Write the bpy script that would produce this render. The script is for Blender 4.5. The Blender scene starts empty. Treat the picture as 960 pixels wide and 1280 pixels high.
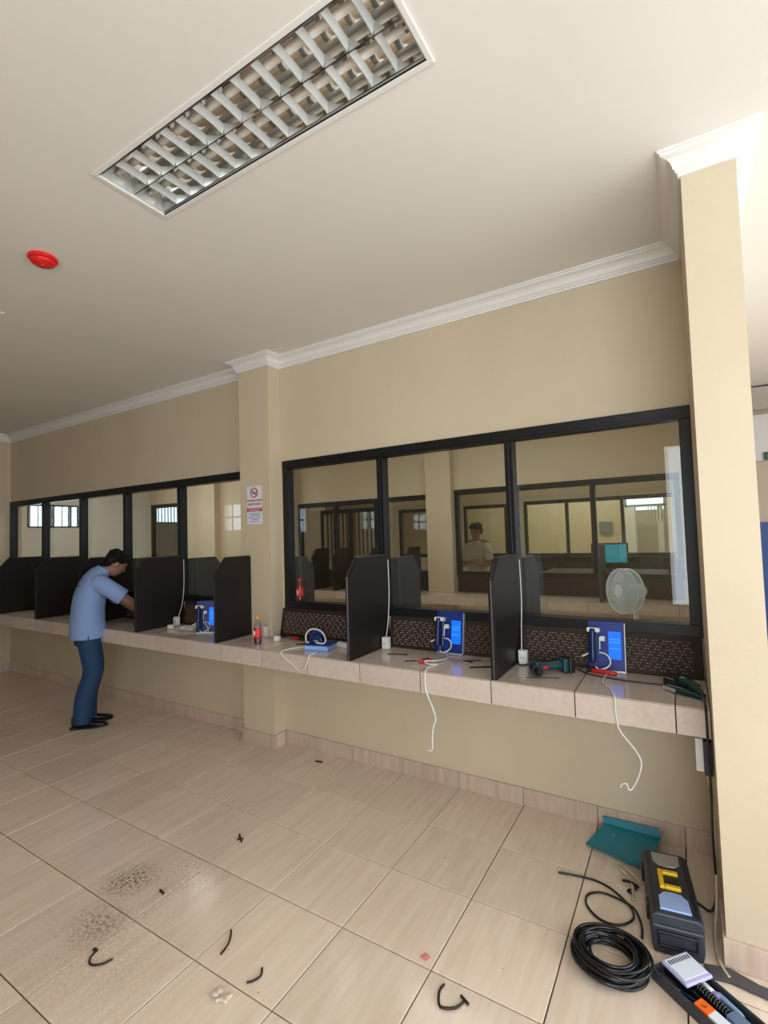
import bpy, bmesh, math, random
from mathutils import Vector, Matrix, Euler
random.seed(7)
C = bpy.context.scene.collection
PI = math.pi

# ------------------------------------------------------------------ camera
cam_d = bpy.data.cameras.new('camera'); cam = bpy.data.objects.new('camera', cam_d); C.objects.link(cam)
cr = Vector((0.85269468, 0.52150892, -0.03066299)); cf = Vector((-0.52000841, 0.85293322, 0.04578399)).normalized()
cu = cr.cross(cf)
m = Matrix((cr, cu, -cf)).transposed().to_4x4(); m.translation = Vector((2.0625, -2.8772, 1.5926))
cam.matrix_world = m
cam_d.sensor_fit = 'VERTICAL'; cam_d.sensor_height = 24.0; cam_d.sensor_width = 18.0
cam_d.lens = 609.3 / 1280 * 24.0
cam_d.clip_start = 0.02; cam_d.clip_end = 200
bpy.context.scene.camera = cam

# ------------------------------------------------------------------ world, lights, exposure
sc = bpy.context.scene
sc.view_settings.view_transform = 'Standard'; sc.view_settings.look = 'None'
sc.view_settings.gamma = 1.0; sc.view_settings.use_curve_mapping = False
sc.view_settings.exposure = 0.0
w = bpy.data.worlds.new('sky'); sc.world = w; w.use_nodes = True
nt = w.node_tree; nt.nodes.clear()
bgn = nt.nodes.new('ShaderNodeBackground'); out = nt.nodes.new('ShaderNodeOutputWorld')
bgn.inputs[0].default_value = (0.62, 0.80, 1.0, 1); bgn.inputs[1].default_value = 3.0
nt.links.new(bgn.outputs[0], out.inputs[0])

def area(name, loc, direction, sx, sy, power, col=(1, 1, 1)):
    l = bpy.data.lights.new(name, 'AREA'); l.shape = 'RECTANGLE'; l.size = sx; l.size_y = sy
    l.energy = power; l.color = col
    o = bpy.data.objects.new(name, l); C.objects.link(o); o.location = loc
    o.rotation_euler = Vector(direction).to_track_quat('-Z', 'Y').to_euler()
    return o
# daylight standing in the window openings of the public hall and of the visit room; the fills behind the glass are added
DAY = (0.93, 0.97, 1.0)
area('daylight_hall_right', (5.1, -0.9, 1.5), (-1, 0, 0), 5.0, 2.4, 112, DAY)
area('daylight_hall_back', (3.3, -4.92, 1.6), (0, 1, 0), 2.8, 2.2, 90, DAY)
area('daylight_small_window', (-5.0, -4.93, 1.95), (0, 1, 0), 0.4, 0.4, 0.8, (0.8, 0.92, 1.0))
area('daylight_small_window', (-6.9, -4.93, 2.10), (0, 1, 0), 0.6, 0.6, 1.6, (0.8, 0.92, 1.0))
area('daylight_visit_room', (-6.73, 1.20, 2.06), (1, 0, 0), 0.7, 0.33, 14, (0.85, 0.94, 1.0))
area('fill_visit_room', (0.2, 1.5, 3.0), (0, 0, -1), 3.0, 0.6, 24, (1.0, 0.97, 0.90))  # added fill under the visit room ceiling, no fixture there
area('fill_visit_room_left', (-4.6, 1.5, 3.0), (0, 0, -1), 2.4, 0.6, 30, (1.0, 0.98, 0.93))  # added fill to brighten the left end of the visit room
area('fill_guard_room', (0.5, 4.6, 3.0), (0, 0, -1), 3.0, 0.6, 24, (1.0, 0.97, 0.88))  # unseen fill added to light the guard room
area('fill_guard_room_left', (-4.6, 4.6, 3.0), (0, 0, -1), 1.2, 0.6, 12, (1.0, 0.97, 0.9))  # second added fill, for the guard room's left end
area('fill_far_room', (0.2, 7.4, 3.0), (0, 0, -1), 3.0, 0.6, 50, (1.0, 0.97, 0.86))  # invented fill so the farthest room is not dark

# ------------------------------------------------------------------ materials
MATS = {}
def mat(name, col, rough=0.5, metal=0.0, spec=0.5, emit=None, estr=0, bump=None, noise=None, alpha=None, trans=0, coat=0):
    """principled material; noise=(scale, amount) mottles the colour; bump=(scale, strength)"""
    if name in MATS: return MATS[name]
    M = bpy.data.materials.new(name); M.use_nodes = True; t = M.node_tree; b = t.nodes['Principled BSDF']
    b.inputs['Base Color'].default_value = (*col, 1); b.inputs['Roughness'].default_value = rough
    b.inputs['Metallic'].default_value = metal; b.inputs['Specular IOR Level'].default_value = spec
    b.inputs['Transmission Weight'].default_value = trans; b.inputs['Coat Weight'].default_value = coat
    if emit: b.inputs['Emission Color'].default_value = (*emit, 1); b.inputs['Emission Strength'].default_value = estr
    if alpha is not None: b.inputs['Alpha'].default_value = alpha
    tc = t.nodes.new('ShaderNodeTexCoord')
    if noise:
        n = t.nodes.new('ShaderNodeTexNoise'); n.inputs['Scale'].default_value = noise[0]; n.inputs['Detail'].default_value = 6
        t.links.new(tc.outputs['Object'], n.inputs['Vector'])
        r = t.nodes.new('ShaderNodeMapRange'); r.inputs[1].default_value = 0.3; r.inputs[2].default_value = 0.7
        r.inputs[3].default_value = 1 - noise[1]; r.inputs[4].default_value = 1 + noise[1] * 0.5
        t.links.new(n.outputs['Fac'], r.inputs[0])
        x = t.nodes.new('ShaderNodeMix'); x.data_type = 'RGBA'; x.blend_type = 'MULTIPLY'; x.inputs[0].default_value = 1
        x.inputs[6].default_value = (*col, 1); t.links.new(r.outputs[0], x.inputs[7]); t.links.new(x.outputs[2], b.inputs['Base Color'])
    if bump:
        n = t.nodes.new('ShaderNodeTexNoise'); n.inputs['Scale'].default_value = bump[0]; n.inputs['Detail'].default_value = 4
        t.links.new(tc.outputs['Object'], n.inputs['Vector'])
        q = t.nodes.new('ShaderNodeBump'); q.inputs['Strength'].default_value = bump[1]; q.inputs['Distance'].default_value = 0.005
        t.links.new(n.outputs['Fac'], q.inputs['Height']); t.links.new(q.outputs[0], b.inputs['Normal'])
    MATS[name] = M; return M

def paint_mat():
    M = bpy.data.materials.new('cream_paint'); M.use_nodes = True; t = M.node_tree; b = t.nodes['Principled BSDF']
    b.inputs['Roughness'].default_value = 0.55
    tc = t.nodes.new('ShaderNodeTexCoord')
    n = t.nodes.new('ShaderNodeTexNoise'); n.inputs['Scale'].default_value = 1.6; n.inputs['Detail'].default_value = 8; n.inputs['Roughness'].default_value = 0.65
    mp = t.nodes.new('ShaderNodeMapping'); mp.inputs['Scale'].default_value = (1, 1, 0.7)
    t.links.new(tc.outputs['Object'], mp.inputs[0]); t.links.new(mp.outputs[0], n.inputs['Vector'])
    r = t.nodes.new('ShaderNodeValToRGB'); r.color_ramp.elements[0].position = 0.3; r.color_ramp.elements[1].position = 0.62
    r.color_ramp.elements[0].color = (0.58, 0.475, 0.33, 1); r.color_ramp.elements[1].color = (0.625, 0.52, 0.36, 1)
    t.links.new(n.outputs['Fac'], r.inputs[0])
    # faint scuffs
    n2 = t.nodes.new('ShaderNodeTexNoise'); n2.inputs['Scale'].default_value = 7; n2.inputs['Detail'].default_value = 10; n2.inputs['Roughness'].default_value = 0.8
    t.links.new(tc.outputs['Object'], n2.inputs['Vector'])
    r2 = t.nodes.new('ShaderNodeMapRange'); r2.inputs[1].default_value = 0.66; r2.inputs[2].default_value = 0.76; r2.inputs[3].default_value = 0; r2.inputs[4].default_value = 0.35
    t.links.new(n2.outputs['Fac'], r2.inputs[0])
    x = t.nodes.new('ShaderNodeMix'); x.data_type = 'RGBA'; x.inputs[7].default_value = (0.42, 0.31, 0.19, 1)
    t.links.new(r2.outputs[0], x.inputs[0]); t.links.new(r.outputs[0], x.inputs[6]); t.links.new(x.outputs[2], b.inputs['Base Color'])
    n3 = t.nodes.new('ShaderNodeTexNoise'); n3.inputs['Scale'].default_value = 60
    q = t.nodes.new('ShaderNodeBump'); q.inputs['Strength'].default_value = 0.12; q.inputs['Distance'].default_value = 0.004
    t.links.new(tc.outputs['Object'], n3.inputs['Vector']); t.links.new(n3.outputs['Fac'], q.inputs['Height']); t.links.new(q.outputs[0], b.inputs['Normal'])
    return M
PAINT = paint_mat()

def tile_mat(name, c1, c2, c3, rough, rot=0.0, stains=False):
    """glazed tile with fine travertine streaks, shifted on every tile by its random number"""
    M = bpy.data.materials.new(name); M.use_nodes = True; t = M.node_tree; b = t.nodes['Principled BSDF']
    b.inputs['Roughness'].default_value = rough
    tc = t.nodes.new('ShaderNodeTexCoord'); oi = t.nodes.new('ShaderNodeObjectInfo')
    ad = t.nodes.new('ShaderNodeVectorMath'); ad.operation = 'MULTIPLY_ADD'; ad.inputs[1].default_value = (1, 1, 1)
    mu = t.nodes.new('ShaderNodeVectorMath'); mu.operation = 'SCALE'; mu.inputs[3].default_value = 1
    mm = t.nodes.new('ShaderNodeMath'); mm.operation = 'MULTIPLY'; mm.inputs[1].default_value = 37.0
    t.links.new(oi.outputs['Random'], mm.inputs[0])
    t.links.new(tc.outputs['Object'], ad.inputs[0]); t.links.new(mm.outputs[0], ad.inputs[2])
    mp = t.nodes.new('ShaderNodeMapping'); mp.inputs['Scale'].default_value = (34, 3.0, 34) if rot == 0 else ((3, 34, 34) if rot == 1 else (34, 34, 3))
    t.links.new(ad.outputs[0], mp.inputs[0])
    n = t.nodes.new('ShaderNodeTexNoise'); n.inputs['Scale'].default_value = 1; n.inputs['Detail'].default_value = 5; n.inputs['Distortion'].default_value = 0.6
    t.links.new(mp.outputs[0], n.inputs['Vector'])
    r = t.nodes.new('ShaderNodeValToRGB'); e = r.color_ramp.elements
    e[0].position = 0.32; e[0].color = (*c1, 1); e[1].position = 0.7; e[1].color = (*c3, 1); k = e.new(0.5); k.color = (*c2, 1)
    t.links.new(n.outputs['Fac'], r.inputs[0])
    hv = t.nodes.new('ShaderNodeMapRange'); hv.inputs[3].default_value = 0.93; hv.inputs[4].default_value = 1.05
    t.links.new(oi.outputs['Random'], hv.inputs[0])
    x = t.nodes.new('ShaderNodeMix'); x.data_type = 'RGBA'; x.blend_type = 'MULTIPLY'; x.inputs[0].default_value = 1
    t.links.new(r.outputs[0], x.inputs[6]); t.links.new(hv.outputs[0], x.inputs[7])
    last = x.outputs[2]
    if stains:
        ge = t.nodes.new('ShaderNodeNewGeometry')
        def blotch(last, cx, cy, rx, ry, strength, sca=70):
            mp2 = t.nodes.new('ShaderNodeMapping'); mp2.inputs['Location'].default_value = (-cx / rx, -cy / ry, 0); mp2.inputs['Scale'].default_value = (1 / rx, 1 / ry, 0)
            t.links.new(ge.outputs['Position'], mp2.inputs[0])
            ln = t.nodes.new('ShaderNodeVectorMath'); ln.operation = 'LENGTH'; t.links.new(mp2.outputs[0], ln.inputs[0])
            mr = t.nodes.new('ShaderNodeMapRange'); mr.inputs[1].default_value = 0.2; mr.inputs[2].default_value = 1.0; mr.inputs[3].default_value = 1; mr.inputs[4].default_value = 0
            t.links.new(ln.outputs['Value'], mr.inputs[0])
            nn = t.nodes.new('ShaderNodeTexNoise'); nn.inputs['Scale'].default_value = sca; nn.inputs['Detail'].default_value = 6; nn.inputs['Roughness'].default_value = 0.7
            t.links.new(ge.outputs['Position'], nn.inputs['Vector'])
            a = t.nodes.new('ShaderNodeMath'); a.operation = 'MULTIPLY'
            nr = t.nodes.new('ShaderNodeMapRange'); nr.inputs[1].default_value = 0.44; nr.inputs[2].default_value = 0.60
            t.links.new(nn.outputs['Fac'], nr.inputs[0]); t.links.new(nr.outputs[0], a.inputs[0]); t.links.new(mr.outputs[0], a.inputs[1])
            a2 = t.nodes.new('ShaderNodeMath'); a2.operation = 'MULTIPLY'; a2.inputs[1].default_value = strength; t.links.new(a.outputs[0], a2.inputs[0])
            xx = t.nodes.new('ShaderNodeMix'); xx.data_type = 'RGBA'; xx.inputs[7].default_value = (0.10, 0.065, 0.035, 1)
            t.links.new(a2.outputs[0], xx.inputs[0]); t.links.new(last, xx.inputs[6]); return xx.outputs[2]
        last = blotch(last, -0.25, -1.5, 0.16, 0.15, 1.0)
        last = blotch(last, -0.10, -1.72, 0.18, 0.14, 0.7)
        last = blotch(last, -0.05, -1.35, 0.35, 0.3, 0.30, 90)
        last = blotch(last, 0.0, -1.8, 0.6, 0.35, 0.25, 90)
        # scattered specks
        v = t.nodes.new('ShaderNodeTexVoronoi'); v.inputs['Scale'].default_value = 9
        t.links.new(ge.outputs['Position'], v.inputs['Vector'])
        lt = t.nodes.new('ShaderNodeMath'); lt.operation = 'LESS_THAN'; lt.inputs[1].default_value = 0.035; t.links.new(v.outputs['Distance'], lt.inputs[0])
        sp = t.nodes.new('ShaderNodeMath'); sp.operation = 'MULTIPLY'; sp.inputs[1].default_value = 0.7; t.links.new(lt.outputs[0], sp.inputs[0])
        xx = t.nodes.new('ShaderNodeMix'); xx.data_type = 'RGBA'; xx.inputs[7].default_value = (0.16, 0.08, 0.04, 1)
        t.links.new(sp.outputs[0], xx.inputs[0]); t.links.new(last, xx.inputs[6]); last = xx.outputs[2]
    t.links.new(last, b.inputs['Base Color'])
    n4 = t.nodes.new('ShaderNodeTexNoise'); n4.inputs['Scale'].default_value = 9
    q = t.nodes.new('ShaderNodeBump'); q.inputs['Strength'].default_value = 0.05; q.inputs['Distance'].default_value = 0.004
    t.links.new(tc.outputs['Object'], n4.inputs['Vector']); t.links.new(n4.outputs['Fac'], q.inputs['Height']); t.links.new(q.outputs[0], b.inputs['Normal'])
    return M
TILE = tile_mat('floor_tile_glaze', (0.72, 0.565, 0.435), (0.77, 0.62, 0.485), (0.81, 0.665, 0.53), 0.17, 0, True)
BTILE = tile_mat('baseboard_tile_glaze', (0.52, 0.38, 0.29), (0.59, 0.445, 0.35), (0.66, 0.51, 0.41), 0.3, 2)
CTILE = tile_mat('counter_tile_glaze', (0.55, 0.445, 0.37), (0.585, 0.48, 0.405), (0.615, 0.51, 0.435), 0.12, 0)

def glass_mat(name, tint, refl=0.9):
    M = bpy.data.materials.new(name); M.use_nodes = True; t = M.node_tree; t.nodes.clear()
    o = t.nodes.new('ShaderNodeOutputMaterial'); tr = t.nodes.new('ShaderNodeBsdfTransparent'); gl = t.nodes.new('ShaderNodeBsdfGlossy')
    tr.inputs[0].default_value = (*tint, 1); gl.inputs['Roughness'].default_value = 0.0; gl.inputs[0].default_value = (refl, refl, refl, 1)
    ge = t.nodes.new('ShaderNodeNewGeometry'); mr = t.nodes.new('ShaderNodeMapRange'); mr.inputs[3].default_value = 1.45; mr.inputs[4].default_value = 1 / 1.45
    f = t.nodes.new('ShaderNodeFresnel'); t.links.new(ge.outputs['Backfacing'], mr.inputs[0]); t.links.new(mr.outputs[0], f.inputs[0]); mx = t.nodes.new('ShaderNodeMixShader')
    t.links.new(f.outputs[0], mx.inputs[0]); t.links.new(tr.outputs[0], mx.inputs[1]); t.links.new(gl.outputs[0], mx.inputs[2]); t.links.new(mx.outputs[0], o.inputs[0])
    return M
GLASS = glass_mat('window_glass', (0.93, 0.95, 0.93))
CLEAR = glass_mat('clear_plastic', (0.80, 0.84, 0.88))

CEIL = mat('ceiling_paint', (0.79, 0.755, 0.69), 0.6, noise=(1.5, 0.03))
WHITE = mat('white_gypsum', (0.80, 0.77, 0.73), 0.5)
FRAME = mat('black_aluminium', (0.006, 0.007, 0.009), 0.35, 0.0, 0.35)
BOARD = mat('black_brown_laminate', (0.013, 0.010, 0.009), 0.42, 0, 0.3, bump=(25, 0.08))
BOARDG = mat('grey_laminate', (0.05, 0.052, 0.055), 0.4)
WEAVE = mat('dark_brown_weave', (0.032, 0.019, 0.013), 0.6, 0, 0.25)
STUD = mat('brown_gloss_stud', (0.30, 0.23, 0.17), 0.22)
GROUT = mat('dark_grout', (0.055, 0.042, 0.035), 0.9)
CONC = mat('counter_underside', (0.30, 0.24, 0.17), 0.8)
BLACK = mat('black_plastic', (0.012, 0.012, 0.014), 0.35)
SATIN = mat('charcoal_plastic', (0.03, 0.034, 0.042), 0.42, bump=(90, 0.1))
RUBB = mat('black_rubber', (0.008, 0.009, 0.011), 0.22)
WPL = mat('white_plastic', (0.78, 0.77, 0.72), 0.35)
WCAB = mat('white_cable_sheath', (0.74, 0.73, 0.70), 0.4)
BLUEP = mat('blue_plastic', (0.005, 0.03, 0.22), 0.3)
BLUED = mat('dark_blue_handset', (0.004, 0.02, 0.10), 0.3)
SCRN = mat('lit_blue_screen', (0.0, 0.02, 0.2), 0.2, emit=(0.006, 0.16, 1.0), estr=1.1)
SCRL = mat('lit_blue_screen_line', (0.0, 0.02, 0.2), 0.2, emit=(0.05, 0.35, 1.0), estr=1.2)
SCRT = mat('lit_teal_screen', (0.0, 0.1, 0.2), 0.2, emit=(0.02, 0.36, 0.45), estr=0.55)
SILV = mat('silver_edge', (0.55, 0.57, 0.60), 0.3, 0.6)
MIRR = mat('polished_reflector', (0.72, 0.71, 0.68), 0.09, 1.0)
LOUV = mat('louvre_white_metal', (0.66, 0.66, 0.62), 0.25, 0.35)
TEAL = mat('teal_plastic', (0.0, 0.20, 0.28), 0.35)
TEALD = mat('dark_teal_tool_shell', (0.008, 0.055, 0.07), 0.35)
YEL = mat('yellow_plastic', (0.85, 0.52, 0.01), 0.4)
ORNG = mat('orange_card', (0.85, 0.13, 0.01), 0.5)
RED = mat('red_plastic', (0.55, 0.015, 0.015), 0.3)
REDA = mat('red_alarm_plastic', (0.72, 0.012, 0.012), 0.3)
REDL = mat('red_label', (0.65, 0.03, 0.03), 0.4)
STEEL = mat('steel', (0.5, 0.5, 0.5), 0.25, 1.0)
BROWNZ = mat('dark_brown_tie', (0.02, 0.01, 0.008), 0.5)
SKIN = mat('skin', (0.30, 0.15, 0.09), 0.5)
HAIR = mat('black_hair', (0.004, 0.0035, 0.0035), 0.6, 0, 0.2, bump=(60, 0.3))
SHIRT = mat('light_blue_cotton', (0.22, 0.33, 0.58), 0.8, bump=(40, 0.15))
TROU = mat('navy_twill', (0.006, 0.04, 0.105), 0.75, bump=(30, 0.15))
KHAKI = mat('cream_uniform_cotton', (0.52, 0.49, 0.42), 0.8)
OLIVE = mat('olive_trouser_cloth', (0.07, 0.065, 0.05), 0.8)
SHOE = mat('black_leather', (0.008, 0.009, 0.011), 0.2)
CURT = mat('pale_wall', (0.62, 0.60, 0.54), 0.7)
BLUEW = mat('blue_dado_paint', (0.03, 0.08, 0.32), 0.5)
LABEL = mat('printed_white_card', (0.70, 0.74, 0.82), 0.4)
INK = mat('dark_ink', (0.02, 0.02, 0.05), 0.6)
INKB = mat('blue_ink', (0.05, 0.10, 0.30), 0.6)
INKR = mat('red_ink', (0.50, 0.02, 0.02), 0.5)
BOTR = mat('red_brown_drink', (0.16, 0.012, 0.008), 0.12, coat=0.5)

# ------------------------------------------------------------------ mesh helpers
def box(bm, x0, x1, y0, y1, z0, z1, M=None):
    vs = [bm.verts.new(Vector(p) if M is None else M @ Vector(p)) for p in
          ((x0, y0, z0), (x1, y0, z0), (x1, y1, z0), (x0, y1, z0), (x0, y0, z1), (x1, y0, z1), (x1, y1, z1), (x0, y1, z1))]
    for f in ((0, 3, 2, 1), (4, 5, 6, 7), (0, 1, 5, 4), (1, 2, 6, 5), (2, 3, 7, 6), (3, 0, 4, 7)): bm.faces.new([vs[i] for i in f])
def prism(bm, pts, axis, a, b, M=None):
    """polygon pts in the plane normal to axis, from a to b"""
    def mk(p, t):
        v = {'x': (t, p[0], p[1]), 'y': (p[0], t, p[1]), 'z': (p[0], p[1], t)}[axis]
        return Vector(v) if M is None else M @ Vector(v)
    A = [bm.verts.new(mk(p, a)) for p in pts]; B = [bm.verts.new(mk(p, b)) for p in pts]
    n = len(pts)
    bm.faces.new(A[::-1]); bm.faces.new(B)
    for i in range(n): bm.faces.new((A[i], A[(i + 1) % n], B[(i + 1) % n], B[i]))
def frame_for(d):
    d = d.normalized(); up = Vector((0, 0, 1)) if abs(d.z) < 0.9 else Vector((1, 0, 0))
    s = d.cross(up).normalized(); return s, s.cross(d).normalized()
def loft(bm, rings, closed=False, caps=True):
    n = len(rings[0])
    R = [[bm.verts.new(p) for p in r] for r in rings]
    for i in range(len(R) - (0 if closed else 1)):
        a, b = R[i], R[(i + 1) % len(R)]
        for k in range(n): bm.faces.new((a[k], a[(k + 1) % n], b[(k + 1) % n], b[k]))
    if caps and not closed: bm.faces.new(R[0][::-1]); bm.faces.new(R[-1])
def tube(bm, pts, r, seg=8, closed=False, smooth_n=0, M=None):
    pts = [Vector(p) for p in pts]
    if M is not None: pts = [M @ p for p in pts]
    if smooth_n: pts = spline(pts, smooth_n, closed)
    rr = r if isinstance(r, (list, tuple)) else [r] * len(pts)
    if len(rr) != len(pts): rr = [rr[min(len(rr) - 1, int(i * len(rr) / len(pts)))] for i in range(len(pts))]
    n = len(pts); rings = []; s = None
    for i in range(n):
        d = (pts[(i + 1) % n] - pts[i - 1]) if closed else (pts[min(i + 1, n - 1)] - pts[max(i - 1, 0)])
        d = d.normalized() if d.length > 1e-9 else Vector((0, 0, 1))
        if s is None: s, _ = frame_for(d)
        s = (s - d * s.dot(d)); s = s.normalized() if s.length > 1e-6 else frame_for(d)[0]
        u = d.cross(s)
        rings.append([pts[i] + (s * math.cos(2 * PI * k / seg) + u * math.sin(2 * PI * k / seg)) * rr[i] for k in range(seg)])
    loft(bm, rings, closed)
def spline(pts, k, closed=False):
    out = []; n = len(pts)
    for i in range(n if closed else n - 1):
        g = lambda j: pts[j % n] if closed else pts[max(0, min(n - 1, j))]
        p0, p1, p2, p3 = g(i - 1), g(i), g(i + 1), g(i + 2)
        for q in range(k):
            t = q / k
            out.append(0.5 * ((2 * p1) + (p2 - p0) * t + (2 * p0 - 5 * p1 + 4 * p2 - p3) * t * t + (3 * p1 - p0 - 3 * p2 + p3) * t ** 3))
    if not closed: out.append(pts[-1].copy())
    return out
def lathe(bm, prof, seg=20, M=None):
    """prof: (radius, z) from bottom to top"""
    M = M or Matrix()
    loft(bm, [[M @ Vector((max(r, 1e-4) * math.cos(2 * PI * k / seg), max(r, 1e-4) * math.sin(2 * PI * k / seg), z)) for k in range(seg)] for r, z in prof])
def ell(bm, c, rx, ry, rz, M=None, seg=16, rn=10):
    T = Matrix.Translation(c) @ (M or Matrix()) @ Matrix.Diagonal((rx, ry, rz, 1))
    bmesh.ops.create_uvsphere(bm, u_segments=seg, v_segments=rn, radius=1, matrix=T)
def oval_loft(bm, items, seg=20, M=None, side=None):
    """items: (centre, r_side, r_front) swept along the path; side = fixed side direction"""
    M = M or Matrix(); cs = [Vector(i[0]) for i in items]; rings = []
    for i, (c, a, b) in enumerate(items):
        d = (cs[min(i + 1, len(cs) - 1)] - cs[max(i - 1, 0)]).normalized()
        s = Vector(side) if side else frame_for(d)[0]
        s = (s - d * s.dot(d)).normalized(); u = d.cross(s)
        rings.append([M @ (cs[i] + s * a * math.cos(2 * PI * k / seg) + u * b * math.sin(2 * PI * k / seg)) for k in range(seg)])
    loft(bm, rings)
def obj(name, bm, material, parent=None, smooth=False, bevel=0, kind=None, loc=None):
    bmesh.ops.recalc_face_normals(bm, faces=bm.faces)
    me = bpy.data.meshes.new(name); bm.to_mesh(me); bm.free()
    for mm_ in (material if isinstance(material, (list, tuple)) else [material]): me.materials.append(mm_)
    if smooth:
        for p in me.polygons: p.use_smooth = True
    o = bpy.data.objects.new(name, me); C.objects.link(o)
    if bevel:
        b = o.modifiers.new('bevel', 'BEVEL'); b.width = bevel; b.segments = 2; b.limit_method = 'ANGLE'
    if parent: o.parent = parent
    if kind: o['kind'] = kind
    if loc: o.location = loc
    return o
def thing(name, label, cat, loc=(0, 0, 0), rot=(0, 0, 0), group=None):
    o = bpy.data.objects.new(name, None); C.objects.link(o); o.location = loc; o.rotation_euler = rot
    o.empty_display_size = 0.1
    return tag(o, label, cat, group)
def tag(o, label, cat, group=None):
    o['label'] = label; o['category'] = cat
    if group: o['group'] = group
    return o
def struct_empty(name, loc=(0, 0, 0)):
    o = bpy.data.objects.new(name, None); C.objects.link(o); o.location = loc; o['kind'] = 'structure'; return o
def boxes(name, lst, material, parent=None, **k):
    bm = bmesh.new()
    for b in lst: box(bm, *b)
    return obj(name, bm, material, parent, **k)
def local(o, M=None):
    return o
def quick(name, material, parent, fn, **k):
    bm = bmesh.new(); fn(bm); return obj(name, bm, material, parent, **k)
def copy_tree(o, parent=None):
    c = o.copy(); C.objects.link(c); c.parent = parent if parent else o.parent
    for ch in list(o.children): copy_tree(ch, c)
    return c
def remesh_obj(name, bm, material, parent, voxel=0.012, smooth_it=4):
    """fuse overlapping closed shapes into one continuous surface"""
    bmesh.ops.recalc_face_normals(bm, faces=bm.faces)
    me = bpy.data.meshes.new(name); bm.to_mesh(me); bm.free()
    t = bpy.data.objects.new(name + '_raw', me); C.objects.link(t)
    r = t.modifiers.new('r', 'REMESH'); r.mode = 'VOXEL'; r.voxel_size = voxel; r.use_smooth_shade = True
    if smooth_it:
        s = t.modifiers.new('s', 'SMOOTH'); s.factor = 0.5; s.iterations = smooth_it
    dg = bpy.context.evaluated_depsgraph_get(); dg.update()
    me2 = bpy.data.meshes.new_from_object(t.evaluated_get(dg)); me2.name = name
    C.objects.unlink(t); bpy.data.objects.remove(t); me2.materials.clear(); me2.materials.append(material)
    for p in me2.polygons: p.use_smooth = True
    o = bpy.data.objects.new(name, me2); C.objects.link(o)
    if parent: o.parent = parent
    return o
def text_obj(name, txt, size, M, material, parent, depth=0.0006, bold=0.0):
    cu_ = bpy.data.curves.new(name, 'FONT'); cu_.body = txt; cu_.size = size; cu_.extrude = depth; cu_.align_x = 'CENTER'; cu_.align_y = 'CENTER'
    cu_.offset = bold; cu_.resolution_u = 3
    t = bpy.data.objects.new(name + '_raw', cu_); C.objects.link(t)
    dg = bpy.context.evaluated_depsgraph_get(); dg.update()
    me = bpy.data.meshes.new_from_object(t.evaluated_get(dg)); C.objects.unlink(t); bpy.data.objects.remove(t)
    me.materials.clear(); me.materials.append(material); me.transform(M); me.name = name
    o = bpy.data.objects.new(name, me); C.objects.link(o); o.parent = parent; return o

# ------------------------------------------------------------------ the setting
CZ = 3.03
XC = 2.125; XC2 = 2.300; YCOL = -0.69
# ceiling with two recesses for the troffer lights
LX0, LX1, LY0, LY1 = 0.17, 1.49, -1.885, -1.56
MX0, MX1, MY0, MY1 = -2.76, -1.44, -1.885, -1.56
xs = [-9.4, MX0 + .02, MX1 - .02, LX0 + .02, LX1 - .02, 7.2]; ys = [-6.2, LY0 + .02, LY1 - .02, 9.2]
bl = []
for i in range(5):
    for j in range(3):
        if j == 1 and i in (1, 3): continue
        bl.append((xs[i], xs[i + 1], ys[j], ys[j + 1], CZ, CZ + 0.2))
boxes('ceiling', bl, CEIL, kind='structure')

# front wall with its two glazed openings
WT = 0.12
WL0, WL1 = -5.38, -0.97; WR0, WR1 = -0.62, XC; SILL = 1.035; HEAD = 2.195
boxes('wall_front', [(-9.2, WL0, 0, WT, 0, CZ), (WL0, WL1, 0, WT, 0, SILL), (WL0, WL1, 0, WT, HEAD - .035, CZ),
                     (WL1, WR0, 0, WT, 0, CZ), (WR0, WR1, 0, WT, 0, SILL), (WR0, WR1, 0, WT, HEAD, CZ)], PAINT, kind='structure')
boxes('wall_pillar', [(WL1, -0.645, -0.125, 0, 0, CZ)], PAINT, kind='structure')
boxes('wall_pillar_left', [(-5.75, WL0, -0.125, 0, 0, CZ)], PAINT, kind='structure')
boxes('wall_right', [(XC, XC2, YCOL, 2.9, 0, CZ)], PAINT, kind='structure')
boxes('wall_left', [(-9.3, -9.2, -5.1, WT, 0, CZ)], PAINT, kind='structure')
# back wall (behind the camera) and outer right wall with window openings
SW = [(-7.2, -6.6, 1.8, 2.4), (-5.25, -4.75, 1.7, 2.2)]
boxes('wall_back', [(-9.3, -7.2, -5.1, -5.0, 0, CZ), (-6.6, -5.25, -5.1, -5.0, 0, CZ), (-4.75, 1.9, -5.1, -5.0, 0, CZ)] + [q for a, b, c, d in SW for q in ((a, b, -5.1, -5.0, 0, c), (a, b, -5.1, -5.0, d, CZ))] +
      [(1.9, 5.0, -5.1, -5.0, 0, 0.5), (1.9, 5.0, -5.1, -5.0, 2.7, CZ), (5.0, 5.3, -5.1, -5.0, 0, CZ)], PAINT, kind='structure')
boxes('wall_outer_right', [(5.2, 5.3, -5.0, -3.4, 0, CZ), (5.2, 5.3, -3.4, 1.6, 0, 0.3), (5.2, 5.3, -3.4, 1.6, 2.7, CZ), (5.2, 5.3, 1.6, 5.2, 0, CZ)], PAINT, kind='structure')
boxes('window_5', [(5.22, 5.26, -3.4 + 1.24 * i, -3.36 + 1.24 * i, 0.3, 2.7) for i in range(5)] + [(5.22, 5.26, -3.4, 1.6, 0.3, 0.36), (5.22, 5.26, -3.4, 1.6, 2.64, 2.7)], FRAME, kind='structure')
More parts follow.
